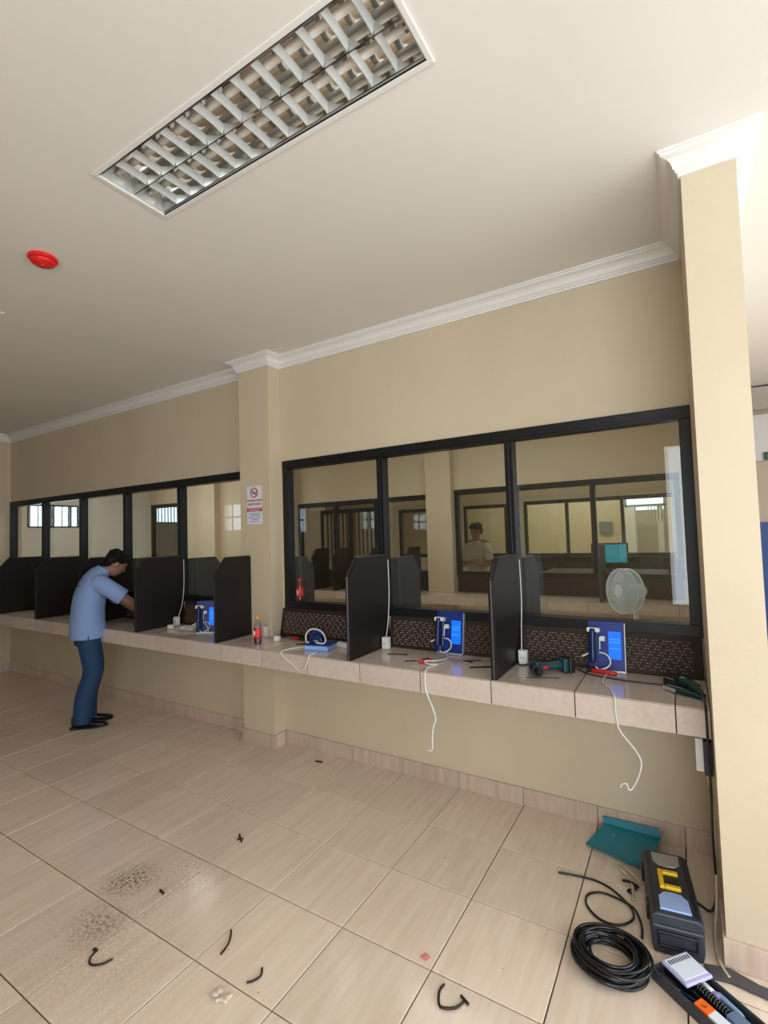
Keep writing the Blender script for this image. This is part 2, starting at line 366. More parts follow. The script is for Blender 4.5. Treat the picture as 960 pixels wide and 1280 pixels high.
boxes('window_6', [(1.9 + 1.02 * i, 1.94 + 1.02 * i, -5.07, -5.03, 0.5, 2.7) for i in range(4)], FRAME, kind='structure')
boxes('window_13', [q for a, b, c, d in SW for q in (((a + b) / 2 - .02, (a + b) / 2 + .02, -4.92, -4.9, c, d), (a, b, -4.92, -4.9, (c + d) / 2 - .02, (c + d) / 2 + .02))], WHITE, kind='structure')
# end wall of the hall beyond the column
boxes('wall_hall_end', [(XC2, 5.2, 5.0, 5.1, 0, CZ)], PAINT, kind='structure')
boxes('trim_1', [(XC2, 5.2, 4.9, 5.0, 2.38, CZ - .06)], WHITE, kind='structure')
boxes('trim_2', [(XC2, 5.2, 4.96, 5.0, 0, 1.6)], BLUEW, kind='structure')

# cornice swept along the wall line
def miter_sweep(bm, path, prof, closed=False):
    n = len(path); rings = []
    for i, p in enumerate(path):
        p = Vector((*p, 0))
        ds = []
        if i > 0: ds.append((p - Vector((*path[i - 1], 0))).normalized())
        if i < n - 1: ds.append((Vector((*path[i + 1], 0)) - p).normalized())
        ns = [Vector((d.y, -d.x, 0)) for d in ds]          # room side is to the right of travel
        nn = sum(ns, Vector()); nn.normalize(); k = 1 / max(0.3, nn.dot(ns[0]))
        rings.append([p + nn * k * o + Vector((0, 0, z)) for o, z in prof])
    loft(bm, rings)
LINE = [(-9.2, 0), (-5.75, 0), (-5.75, -0.125), (WL0, -0.125), (WL0, 0), (WL1, 0), (WL1, -0.125), (-0.645, -0.125), (-0.645, 0), (XC, 0), (XC, YCOL), (XC2, YCOL), (XC2, 5.0)]
bm = bmesh.new()
z = CZ
miter_sweep(bm, LINE, [(0, z), (0.075, z), (0.075, z - .008), (0.066, z - .011), (0.066, z - .018), (0.058, z - .022), (0.045, z - .026), (0.032, z - .038), (0.026, z - .054),
                       (0.026, z - .060), (0.018, z - .064), (0.018, z - .072), (0.010, z - .076), (0.010, z - .088), (0, z - .088)])
obj('trim_3', bm, WHITE, kind='structure')

# baseboard of tiles
def tile_mesh(name, x, y, z_, material, bev=0.0015):
    bm = bmesh.new(); box(bm, 0, x, 0, y, 0, z_)
    bmesh.ops.bevel(bm, geom=[e for e in bm.edges if all(v.co.z > z_ - 1e-6 for v in e.verts)], offset=bev, segments=1, affect='EDGES')
    me = bpy.data.meshes.new(name); bmesh.ops.recalc_face_normals(bm, faces=bm.faces); bm.to_mesh(me); bm.free(); me.materials.append(material); return me
def strip_tiles(parent, a, b, nrm, h, t, phase=0.0, material=BTILE, first=True, z0=0.0, L=0.4):
    """row of upright tiles from a to b (plan points) standing out by t along nrm"""
    a = Vector((*a, 0)); b = Vector((*b, 0)); d = (b - a); ln = d.length; d.normalize(); nn = Vector((*nrm, 0))
    cuts = [0.0]; s = phase
    while s < ln - 0.02:
        if s > 0.02: cuts.append(s)
        s += L
    cuts.append(ln)
    for s0, s1 in zip(cuts, cuts[1:]):
        bm = bmesh.new(); q = [a + d * (s0 + .0015), a + d * (s1 - .0015)]
        mid = (q[0] + q[1]) / 2
        pr = [(q[0] - mid), (q[1] - mid), (q[1] - mid) + nn * t, (q[0] - mid) + nn * t]
        prism(bm, [(p.x, p.y) for p in pr], 'z', 0, h)
        o = obj('tile', bm, material, parent, bevel=0.0015); o.location = mid + Vector((0, 0, z0))
BH = 0.1
bb = boxes('baseboard_front', [(-9.2, -5.75, -.008, 0, 0, BH - .004), (WL0, WL1, -.008, 0, 0, BH - .004), (-.645, XC, -.008, 0, 0, BH - .004)], GROUT, kind='structure')
ph = lambda x: (math.ceil(x / 0.4) * 0.4 - x)
strip_tiles(bb, (-5.38, 0), (-0.97 - .012, 0), (0, -1), BH, .012, ph(-5.38))
strip_tiles(bb, (WL1 - .012, -.125), (-0.645 + .012, -.125), (0, -1), BH, .012, 10)
strip_tiles(bb, (-0.645, -.125), (-0.645, -.012), (1, 0), BH, .012, 10)
strip_tiles(bb, (WL1, -.125), (WL1, -.012), (-1, 0), BH, .012, 10)
strip_tiles(bb, (-0.633, 0), (XC - .012, 0), (0, -1), BH, .012, ph(-0.633))
strip_tiles(bb, (-5.75, -.125), (-5.38 + .012, -.125), (0, -1), BH, .012, 10)
strip_tiles(bb, (-5.38, -.125), (-5.38, -.012), (1, 0), BH, .012, 10)
bbr = boxes('baseboard_right', [(XC - .008, XC, YCOL, 0, 0, BH - .004)], GROUT, kind='structure')
strip_tiles(bbr, (XC, YCOL), (XC, -.012), (-1, 0), BH, .012, 0.29)
strip_tiles(bbr, (XC - .012, YCOL), (XC2 + .012, YCOL), (0, -1), BH, .012, 10)
strip_tiles(bbr, (XC2, YCOL), (XC2, 2.7), (1, 0), BH, .012, 0.29)

# floor: slab plus individual tiles
def slab_mat():
    M = bpy.data.materials.new('floor_slab_tiles'); M.use_nodes = True; t = M.node_tree; b = t.nodes['Principled BSDF']; b.inputs['Roughness'].default_value = 0.25
    ge = t.nodes.new('ShaderNodeNewGeometry'); br = t.nodes.new('ShaderNodeTexBrick'); br.offset = 0
    mp = t.nodes.new('ShaderNodeMapping'); mp.inputs['Location'].default_value = (0, 0.0327, 0); t.links.new(ge.outputs['Position'], mp.inputs[0]); t.links.new(mp.outputs[0], br.inputs['Vector'])
    br.inputs['Scale'].default_value = 1; br.inputs['Brick Width'].default_value = 0.4; br.inputs['Row Height'].default_value = 0.4; br.inputs['Mortar Size'].default_value = 0.0025
    br.inputs['Color1'].default_value = (0.75, 0.60, 0.47, 1); br.inputs['Color2'].default_value = (0.78, 0.63, 0.49, 1); br.inputs['Mortar'].default_value = (0.12, 0.08, 0.06, 1)
    t.links.new(br.outputs['Color'], b.inputs['Base Color']); return M
FX0, FX1 = -15, 8; D0 = 0.4327
fl = boxes('floor', [(-9.4, 7.2, -6.2, 9.2, -0.25, -0.012)], GROUT, kind='structure')
TX0, TX1, TY0 = FX0 * 0.4, FX1 * 0.4, -(D0 + 0.4 * 6)
# surrounding tiled field (too far, or out of the frame, to tell the tiles apart)
boxes('floor_field', [(-9.4, TX0, -6.2, 9.2, -0.012, 0), (TX1, 7.2, -6.2, 9.2, -0.012, 0), (TX0, TX1, -6.2, TY0, -0.012, 0), (TX0, TX1, 0.0, 9.2, -0.012, 0)], slab_mat(), fl, kind='stuff')
G = 0.0026
tm = tile_mesh('tile', 0.4 - 2 * G, 0.4 - 2 * G, 0.0115, TILE); tm0 = tile_mesh('tile_edge', 0.4 - 2 * G, D0 - G, 0.0115, TILE)
rg = random.Random(3)
for i in range(FX0, FX1):
    for j in range(7):
        o = bpy.data.objects.new('tile', tm0 if j == 0 else tm); C.objects.link(o); o.parent = fl
        yy = -D0 if j == 0 else -(D0 + 0.4 * j)
        o.location = (i * 0.4 + G, yy + G, -0.012 + rg.uniform(0, 0.0006))

# ------------------------------------------------------------------ windows of the front wall
FY0, FY1, GY = -0.012, 0.065, 0.05
def glazed(name, x0, x1, z0, z1, mull, ybase=0.0, w_=0.052, side=-1, depth=0.077):
    """frame with rails, mullions and panes; side -1: the frame face looks to -Y"""
    root = struct_empty(name, ((x0 + x1) / 2, ybase, z0)); ox = (x0 + x1) / 2
    ya, yb = FY0, FY0 + depth
    def bx(n, a, b, c, d, e, f, m_=FRAME): 
        bm = bmesh.new(); box(bm, a - ox, b - ox, c, d, e - z0, f - z0); return obj(n, bm, m_, root, bevel=0.003)
    bx('rail', x0, x1, ya, yb, z1 - 0.066, z1); bx('rail', x0, x1, ya, yb, z0, z0 + 0.062)
    bx('jamb', x0, x0 + w_, ya + .002, yb, z0 + .062, z1 - .066); bx('jamb', x1 - w_, x1, ya + .002, yb, z0 + .062, z1 - .066)
    bx('glazing_bead', x0 + w_, x1 - w_, ya - .004, ya + .0, z1 - 0.052, z1 - .040)
    xe = [x0 + w_] 
    for q in mull:
        bx('mullion', q, q + w_, ya + .003, yb, z0 + .062, z1 - .066); bx('glazing_bead', q + w_ * .42, q + w_ * .58, ya - .004, ya + .003, z0 + .062, z1 - .066)
        xe += [q, q + w_]
    xe.append(x1 - w_)
    for k in range(0, len(xe), 2):
        bm = bmesh.new(); box(bm, xe[k] - ox, xe[k + 1] - ox, GY - .0025, GY + .0025, 0.062, z1 - .066 - z0); obj('pane', bm, GLASS, root)
    return root
glazed('window_1', WR0, XC, SILL, HEAD, [0.261, 1.171])
glazed('window_2', WL0, WL1, SILL, HEAD - .035, [-4.535, -3.675, -2.825, -1.945])

# patterned sill panels: dark weave boards leaning under the glass
def sill_panel(x0, x1, label, pattern):
    t = thing('sill_panel', label, 'panel', ((x0 + x1) / 2, -0.055, 0.842), (math.radians(-11), 0, 0), 'woven sill panels under the glass')
    hw = (x1 - x0) / 2
    quick('board', WEAVE, t, lambda bm: box(bm, -hw, hw, 0, 0.012, 0, 0.205), bevel=0.003)
    def studs(bm):
        px, pz = 0.0155, 0.0145; ni = int((2 * hw - .06) / px); nj = 11
        for j in range(nj):
            for i in range(ni):
                zig = (i + (j if (i // 9) % 2 else -j)) % 3
                if zig == 0: continue
                cx = -hw + .035 + i * px + (px / 2 if j % 2 else 0); cz = .026 + j * pz
                a = 0.0050 if zig == 1 else 0.0038; b = 0.0027
                vs = [bm.verts.new(p) for p in ((cx - a, 0, cz - b), (cx + a, 0, cz - b), (cx + a, 0, cz + b), (cx - a, 0, cz + b), (cx, -.003, cz))]
                for f in ((0, 1, 4), (1, 2, 4), (2, 3, 4), (3, 0, 4)): bm.faces.new([vs[k] for k in f])
    quick('weave', STUD, t, studs, kind='stuff')
    return t
sill_panel(-0.635, 0.30, 'dark woven sill panel beside the pillar, behind the blue cradle', 1)
sill_panel(0.345, 1.197, 'dark woven sill panel behind the middle blue intercom', 1)
sill_panel(1.237, 2.118, 'dark woven sill panel behind the intercom nearest the column', 1)
for a, b, l in ((-1.83, -0.985, 'dark sill panel behind the intercom left of the pillar'), (-2.71, -1.87, 'dark sill panel in front of the man in blue'),
                (-3.56, -2.75, 'dark sill panel behind the back of the man in blue'), (-4.42, -3.60, 'dark sill panel in the second booth from the far left'), (-5.37, -4.46, 'dark sill panel in the booth at the far left end')):
    sill_panel(a, b, l, 0)

# counter
CTZ = 0.84; CY = -0.48
ct = thing('counter', 'long tiled counter running along the wall under the glass', 'counter', (-3.0, 0, 0))
cx0, cx1 = -9.19, XC - .001
def rel(o): o.location.x += 3.0
o = boxes('slab', [(cx0, WL1 - .3, CY + .012, 0, CTZ - .115, CTZ - .012), (WL1 - .3, -0.34, CY + .012, -.126, CTZ - .115, CTZ - .012), (-0.34, cx1, CY + .012, 0, CTZ - .115, CTZ - .012)], CONC, ct); rel(o)
o = boxes('grout', [(cx0, WL1 - .0, CY + .004, 0, CTZ - .012, CTZ - .002), (WL1 - .0, -0.645, CY + .004, -.127, CTZ - .012, CTZ - .002), (-0.645, cx1, CY + .004, 0, CTZ - .012, CTZ - .002), (cx0, cx1, CY + .004, CY + .012, CTZ - .115, CTZ - .012)], GROUT, ct); rel(o)
k = -16
while k * .4 < cx1:
    a = max(k * .4, cx0); b = min((k + 1) * .4, cx1)
    if b - a > .03:
        yb = 0.0
        if b > WL1 and a < -0.645: yb = -.127
        bm = bmesh.new(); box(bm, a + G, b - G, CY + .001, yb, CTZ - .0035, CTZ); obj('tile', bm, CTILE, ct, bevel=.001).location.x += 3.0
        bm = bmesh.new(); box(bm, a + G, b - G, CY - .002, CY + .004, CTZ - .117, CTZ - .0045); obj('tile', bm, CTILE, ct, bevel=.001).location.x += 3.0
    k += 1

# partition boards on the counter
def board_mesh(sgn, mtl, depth=0.47, h=0.61, y0=0.0):
    bm = bmesh.new()
    prism(bm, [(sgn * y0, 0), (sgn * depth, 0), (sgn * depth, h - .11), (sgn * (depth - .095), h), (sgn * y0, h)], 'x', -.0145, .0145)
    return bm
BG = 'partition boards on the public side of the counter'
for x, y0, l in ((1.215, .015, 'dark partition board on counter, nearest the right column'),
             (0.318, .015, 'dark partition board standing right of the blue cradle and pliers'),
             (-0.875, .13, 'dark partition board in front of the pillar with the sign'),
             (-1.865, .015, 'dark partition board right beside the man in blue'),
             (-2.745, .015, 'dark partition board hidden mostly behind the man in blue'),
             (-3.595, .015, 'dark partition board second from the far left end'),
             (-4.455, .015, 'dark partition board at the far left end of the counter')):
    t = thing('partition_board', l, 'partition', (x, 0, CTZ), group=BG)
    obj('board', board_mesh(-1, BOARD, y0=y0), BOARD, t, bevel=.0015)
    def lip(bm, y0=y0):
        tube(bm, [(0, -.4705, 0.004), (0, -.4705, .50), (0, -.3755, .611), (0, -y0, .611)], .0085, 6)
    quick('edge_band', BLACK, t, lip)
for x, l in ((1.19, 'grey partition board behind the glass left of the fan'), (0.29, 'grey partition board behind the glass, middle of the right window'),
             (-0.76, 'narrow grey partition board behind the glass beside the pillar'), (-1.93, 'grey partition board behind the glass left of the pillar'),
             (-2.82, 'grey partition board behind the glass beside the man in blue')):
    t = thing('partition_board', l, 'partition', (x + .02, WT, CTZ), group='partition boards behind the glass')
    obj('board', board_mesh(1, BOARDG, depth=.36, h=.585, y0=-.045), BOARDG, t, bevel=.0015)
bc = boxes('rear_counter', [(-6.4, XC - .001, WT, 0.49, CTZ - .1, CTZ - .002)], CTILE); tag(bc, 'tiled counter on the far side of the front glass', 'counter')

# ------------------------------------------------------------------ rooms behind the glass
Y2 = 2.9
W2 = [(-6.85, -6.80, 0, CZ), (-6.80, -5.72, 0, SILL), (-6.80, -5.72, 2.3, CZ), (-5.72, -3.02, 0, CZ), (-3.02, -0.75, 0, SILL), (-3.02, -0.75, 2.1, CZ), (-0.75, -0.40, 0, CZ), (-0.40, 2.06, 0, SILL), (-0.40, 2.06, 2.13, CZ), (2.06, XC2, 0, CZ)]
boxes('wall_inner', [(a, b, Y2, Y2 + .12, c, d) for a, b, c, d in W2] + [(-0.75, -0.40, Y2 - .12, Y2, 0, CZ), (-3.34, -3.02, Y2 - .12, Y2, 0, CZ), (-5.18, -4.82, Y2 - .12, Y2, 0, CZ)], PAINT, kind='structure')
boxes('wall_inner_left', [(-6.95, -6.85, WT, 0.80, 0, CZ), (-6.95, -6.85, 0.80, 1.62, 0, 1.87), (-6.95, -6.85, 0.80, 1.62, 2.25, CZ), (-6.95, -6.85, 1.62, Y2 + .12, 0, CZ)], CURT, kind='structure')
w3 = struct_empty('window_3', (-6.9, 1.21, 2.06))
def b3(n, lst, mt): 
    bm = bmesh.new()
    for q in lst: box(bm, *q)
    return obj(n, bm, mt, w3)
b3('frame', [(-.03, .05, -.42, .42, -.19, -.165), (-.03, .05, -.42, .42, .165, .19), (-.03, .05, -.42, -.39, -.165, .165), (-.03, .05, .38, .42, -.165, .165), (-.03, .05, .22, .25, -.165, .165), (-.03, .05, -.05, -.02, -.165, .165)], FRAME)
for k in range(7): b3('bar', [(-.02, -.008, -.36 + k * .12, -.348 + k * .12, -.165, .165)], FRAME)
glazed('window_4', -6.80, -5.72, SILL, 2.3, [], ybase=Y2)
glazed('window_7', -3.02, -0.75, SILL, 2.1, [-2.34, -1.62], ybase=Y2)
glazed('window_8', -0.40, 2.06, SILL, 2.13, [0.36, 1.21], ybase=Y2)
# inner room counter
c2 = thing('inner_counter', 'pale tiled counter against the wall behind the glass', 'counter', (0, Y2, 0))
quick('slab', CONC, c2, lambda bm: (box(bm, -6.4, XC - .002, -.44, -.13, CTZ - .1, CTZ - .01)))
quick('grout', GROUT, c2, lambda bm: (box(bm, -6.4, XC - .002, -.445, -.13, CTZ - .1, CTZ - .006)))
for k in range(-12, 6):
    a, b = k * .4, min(k * .4 + .4, XC - .002)
    quick('tile', CTILE, c2, lambda bm: box(bm, a + .0015, b - .0015, -.448, -.126, CTZ - .006, CTZ), bevel=.001)
    quick('tile', CTILE, c2, lambda bm: box(bm, a + .0015, b - .0015, -.452, -.445, CTZ - .1, CTZ - .007), bevel=.001)
for x, l in ((1.33, 'grey partition board on inner counter left of the white fan'), (-0.90, 'slim dark partition board on inner counter beside the inner pillar'),
             (-2.42, 'dark partition board on inner counter, seen through the left pane'), (-2.05, 'second dark partition board on inner counter through the left pane'), (-1.45, 'dark partition board behind the right post of the left pane')):
    t = thing('partition_board', l, 'partition', (x, Y2 - .02, CTZ), group='partition boards on the inner counter')
    obj('board', board_mesh(-1, BOARD, depth=.40, h=.58, y0=.03 if abs(x + .575) > .2 else .13), BOARD if x < 1 else BOARDG, t, bevel=.0015)
sp = boxes('sill_board', [(-0.38, 2.05, Y2 - .03, Y2 - .013, CTZ + .002, SILL + .01)], WEAVE); tag(sp, 'dark board under the inner window behind the fan', 'panel')
sp = boxes('sill_board', [(-3.0, -0.76, Y2 - .03, Y2 - .013, CTZ + .002, SILL + .01)], WEAVE); tag(sp, 'dark board under the inner window seen through left pane', 'panel')

# third room (guard room) and its far glazed wall
Y3 = 6.2
W3 = [(-9.2, -5.2, 0, CZ), (-5.2, -3.5, 2.3, CZ), (-3.5, -3.1, 0, CZ), (-3.1, -2.4, 0, 1.1), (-3.1, -2.4, 2.1, CZ), (-2.4, -1.62, 0, CZ), (-1.62, -0.75, 0, 1.1), (-1.62, -0.75, 2.1, CZ), (-0.75, -0.43, 0, CZ),
      (-0.43, 2.0, 0, 1.1), (-0.43, 2.0, 2.12, CZ), (2.0, 2.6, 0, CZ)]
boxes('wall_third', [(a, b, Y3, Y3 + .12, c, d) for a, b, c, d in W3], PAINT, kind='structure')
boxes('wall_third_left', [(-9.3, -9.2, 3.0, 4.4, 0, CZ), (-9.3, -9.2, 4.4, 5.3, 0, 2.05), (-9.3, -9.2, 4.4, 5.3, 2.5, CZ), (-9.3, -9.2, 5.3, 9.0, 0, CZ), (-9.3, -6.95, 2.9, 3.02, 0, CZ)], CURT, kind='structure')
boxes('window_9', [(-9.26, -9.2, 4.4, 5.3, 2.05, 2.08), (-9.26, -9.2, 4.4, 5.3, 2.47, 2.5)] + [(-9.25, -9.23, 4.4 + .09 * i, 4.42 + .09 * i, 2.08, 2.47) for i in range(11)], FRAME, kind='structure')
boxes('wall_third_right', [(2.5, 2.6, Y2 + .12, Y3, 0, CZ), (XC2, 2.6, Y2, Y2 + .12, 0, CZ), (2.5, 2.6, Y3 + .12, 9.0, 0, CZ)], PAINT, kind='structure')
glazed('window_10', -0.43, 2.0, 1.1, 2.12, [0.30, 1.19], ybase=Y3)
glazed('window_11', -3.1, -2.4, 1.1, 2.1, [], ybase=Y3)
glazed('window_12', -1.62, -0.75, 1.1, 2.1, [], ybase=Y3)
boxes('trim_4', [(-0.43, 2.0, Y3 - .03, Y3 - .002, 0.5, 1.1)], BOARD, kind='structure')
gt = thing('barred_gate', 'gate of thin pale vertical bars seen through the left pane', 'gate', (-4.35, Y3 - .02, 0))
quick('gate_frame', FRAME, gt, lambda bm: [box(bm, -.85, .85, -.03, .02, 2.1, 2.2), box(bm, -.85, .85, -.03, .02, 0, .08), box(bm, -.85, -.79, -.03, .02, .08, 2.1), box(bm, -.05, .05, -.03, .02, .08, 2.1), box(bm, .79, .85, -.03, .02, .08, 2.1)])
for k in range(14):
    xx = -.72 + k * .11
    if abs(xx) > .06: quick('bar', SILV, gt, lambda bm: tube(bm, [(xx, 0, .08), (xx, 0, 2.1)], .011, 6))
# last wall with an open doorway to daylight
boxes('wall_far', [(-9.2, 1.05, 8.5, 8.6, 0, CZ), (1.05, 1.80, 8.5, 8.6, 2.35, CZ), (1.80, 2.6, 8.5, 8.6, 0, CZ)], PAINT, kind='structure')
d1 = struct_empty('door_1', (1.06, 8.5, 0))
quick('leaf', WPL, d1, lambda bm: box(bm, .0, .22, -.02, .03, .02, 2.0, Matrix.Rotation(-.5, 4, 'Z')), bevel=.004)
quick('side_post', WPL, d1, lambda bm: box(bm, .58, .68, .0, .05, 0, 2.0))
quick('frame', SILV, d1, lambda bm: [box(bm, 0, .74, 0, .06, 2.0, 2.05), box(bm, .70, .74, 0, .06, 0, 2.35), box(bm, -.01, .03, 0, .06, 0, 2.35)])
for k in range(5): quick('bar', SILV, d1, lambda bm: box(bm, .42 + k * .06, .432 + k * .06, 0, .02, 1.7, 2.0))
boxes('wall_courtyard', [(0.0, 2.5, 9.1, 9.2, -.2, 1.95)], PAINT, kind='structure')
cb = boxes('switch_box', [(-.12, .12, -.06, 0, -.12, .12)], mat('grey_box', (.18, .20, .22), .5), loc=(0.47 + .2, 8.5, 1.6)); tag(cb, 'small grey box on the farthest wall, seen through glass', 'box')
# monitor on the far desk
ds = thing('desk', 'dark desk in the guard room under the monitor', 'desk', (1.2, 3.85, 0))
quick('desktop', BOARD, ds, lambda bm: box(bm, -.7, .7, -.3, .3, 1.01, 1.05), bevel=.003)
for sx in (-.66, .62): quick('side_panel', BOARD, ds, lambda bm: box(bm, sx, sx + .04, -.28, .28, 0, 1.01))
mo = thing('monitor', 'small screen glowing teal in the room behind the glass', 'monitor', (1.28, 3.75, 1.05), (0, 0, math.radians(10)))
quick('bezel', BLACK, mo, lambda bm: box(bm, -.21, .21, 0, .03, .09, .35), bevel=.004)
quick('display', SCRT, mo, lambda bm: box(bm, -.19, .19, -.003, 0, .11, .33))
quick('stand', BLACK, mo, lambda bm: [box(bm, -.02, .02, .03, .05, 0.01, .2), box(bm, -.09, .09, -.04, .1, 0, .012)])

# ------------------------------------------------------------------ ceiling lights
def troffer(x0, x1, y0, y1, label):
    L = x1 - x0; W = y1 - y0
    t = thing('ceiling_light', label, 'ceiling light', ((x0 + x1) / 2, (y0 + y1) / 2, CZ), group='recessed louvre ceiling lights')
    a, b = L / 2, W / 2; fr = .018
    quick('frame', WPL, t, lambda bm: [box(bm, -a, a, -b, -b + fr, -.006, .0), box(bm, -a, a, b - fr, b, -.006, 0), box(bm, -a, -a + fr, -b + fr, b - fr, -.006, 0), box(bm, a - fr, a, -b + fr, b - fr, -.006, 0)], bevel=.0015)
    quick('housing', LOUV, t, lambda bm: [box(bm, -a + .021, a - .021, -b + .021, -b + .024, 0.001, .10), box(bm, -a + .021, a - .021, b - .024, b - .021, 0.001, .10), box(bm, -a + .021, -a + .024, -b + .024, b - .024, 0.001, .10), box(bm, a - .024, a - .021, -b + .024, b - .024, 0.001, .10), box(bm, -a + .021, a - .021, -b + .021, b - .021, .10, .104)])
    quick('gasket', BLACK, t, lambda bm: [box(bm, -a + fr, a - fr, -b + fr, -b + fr + .004, -.003, .0015), box(bm, -a + fr, a - fr, b - fr - .004, b - fr, -.003, .0015)])
    hw = (W - .05) / 4
    for s in (-1, 1):
        c = s * (hw)
        def trough(bm):
            pts = [(hw * .98 * math.sin(q), .032 + .055 * math.cos(q)) for q in [(-PI / 2) + PI * i / 10 for i in range(11)]]
            n = len(pts); A = [bm.verts.new((-a + .026, c + p[0], p[1])) for p in pts]; B = [bm.verts.new((a - .026, c + p[0], p[1])) for p in pts]
            for i in range(n - 1): bm.faces.new((A[i], A[i + 1], B[i + 1], B[i]))
        quick('reflector', MIRR, t, trough, smooth=True)
        quick('tube_lamp', WPL, t, lambda bm: tube(bm, [(-a + .05, c, .05), (a - .05, c, .05)], .013, 12), smooth=True)
        for e in (-1, 1): quick('lamp_cap', STEEL, t, lambda bm: tube(bm, [(e * (a - .05), c, .05), (e * (a - .028), c, .05)], .014, 10))
    # louvre spines (long) and blades (cross)
    for yy in (-b + .028, 0, b - .028):
        quick('louvre_spine', MIRR, t, lambda bm: prism(bm, [(yy - .002, 0.002), (yy + .002, 0.002), (yy + .011, .034), (yy - .011, .034)], 'x', -a + .026, a - .026))
    nb = 13
    for k in range(nb):
        xx = -a + .026 + (L - .052) * (k + 1) / (nb + 1)
        def blade(bm):
            for c in (-hw, hw):
                ycs = [c - hw + .006 + (2 * hw - .012) * i / 8 for i in range(9)]
                dip = lambda y_: 0.002 + 0.0 * y_
                lo = [0.003 + .016 * (1 - ((y_ - c) / hw) ** 2) for y_ in ycs]
                for i in range(8):
                    y0_, y1_ = ycs[i], ycs[i + 1]; z0_, z1_ = lo[i] * .25, lo[i + 1] * .25; zt = .034
                    v = [bm.verts.new(p) for p in ((xx - .0012, y0_, z0_), (xx + .0012, y0_, z0_), (xx + .0012, y1_, z1_), (xx - .0012, y1_, z1_), (xx - .009, y0_, zt), (xx + .009, y0_, zt), (xx + .009, y1_, zt), (xx - .009, y1_, zt))]
                    for f in ((0, 1, 2, 3), (4, 7, 6, 5), (0, 4, 5, 1), (1, 5, 6, 2), (2, 6, 7, 3), (3, 7, 4, 0)): bm.faces.new([v[q] for q in f])
        quick('louvre_blade', LOUV, t, blade)
    return t
troffer(LX0, LX1, LY0, LY1, 'unlit louvred fluorescent ceiling light with mirror reflectors above the room')
troffer(MX0, MX1, MY0, MY1, 'second louvred ceiling light, only its corner at the left edge')
# fire alarm detector
al = thing('smoke_detector', 'round red fire detector on the white ceiling', 'smoke detector', (-0.60, -1.715, CZ))
quick('base', REDA, al, lambda bm: lathe(bm, [(.062, 0), (.064, -.003), (.064, -.014), (.058, -.018), (.0, -.018)][::-1], 28), smooth=False)
quick('dome', REDA, al, lambda bm: lathe(bm, [(.0, -.044), (.022, -.043), (.026, -.039), (.044, -.036), (.053, -.030), (.056, -.018)], 28), smooth=True)
quick('sensor_button', RED, al, lambda bm: lathe(bm, [(0, -.048), (.010, -.047), (.012, -.043)], 16))

# ------------------------------------------------------------------ sign on the pillar
sg = thing('no_smoking_sign', 'white and red no smoking notice on the pillar', 'sign', (-0.812, -0.1265, 1.855))
sw, sh = .082, .15
quick('plate', LABEL, sg, lambda bm: box(bm, -sw, sw, 0.0005, .0015, -sh, sh))
def T(x, y, z_, s=1): return Matrix.Translation((x, y, z_)) @ Matrix.Rotation(PI / 2, 4, 'X') @ Matrix.Scale(s, 4)
def ring(bm):
    tube(bm, [(math.cos(q) * .036, -.0005, .098 + math.sin(q) * .036) for q in [2 * PI * i / 28 for i in range(28)]], .0045, 6, closed=True)
    tube(bm, [(-.025, -.0005, .123), (.025, -.0005, .073)], .004, 6)
quick('prohibition_ring', INKR, sg, ring)
quick('cigarette', INK, sg, lambda bm: [box(bm, -.024, .016, -.0004, .0, .090, .099), box(bm, .018, .024, -.0004, 0, .090, .099), tube(bm, [(.021, -.0003, .101), (.026, -.0003, .108), (.020, -.0003, .116)], .0015, 5)])
text_obj('lettering', 'KAWASAN TANPA', .0205, T(0, -.0003, .036), INKR, sg, bold=.0006)
text_obj('lettering', 'ASAP ROKOK', .0235, T(0, -.0003, .006), INKR, sg, bold=.0006)
quick('red_band', INKR, sg, lambda bm: box(bm, -sw, sw, -.0003, .0005, -.052, -.022))
for z_, w0, w1, m_ in ((-.030, -.06, .07, LABEL), (-.044, -.07, .055, LABEL), (-.070, -.07, .072, INKB), (-.084, -.055, .06, INKB), (-.100, -.065, .065, INKR), (-.115, -.03, .04, INKB), (-.130, -.05, .045, INKB)):
    quick('print_line', m_, sg, lambda bm: box(bm, w0, w1, -.0007, .0005, z_ - .0022, z_ + .0022))

# ------------------------------------------------------------------ small objects on the counter
def cable(name, pts, r, mtl, label, cat='cable', n=8, seg=7, parent=None, group=None):
    bm = bmesh.new(); tube(bm, pts, r, seg, smooth_n=n); o = obj(name, bm, mtl, parent, smooth=True)
    if parent is None: tag(o, label, cat, group)
    return o

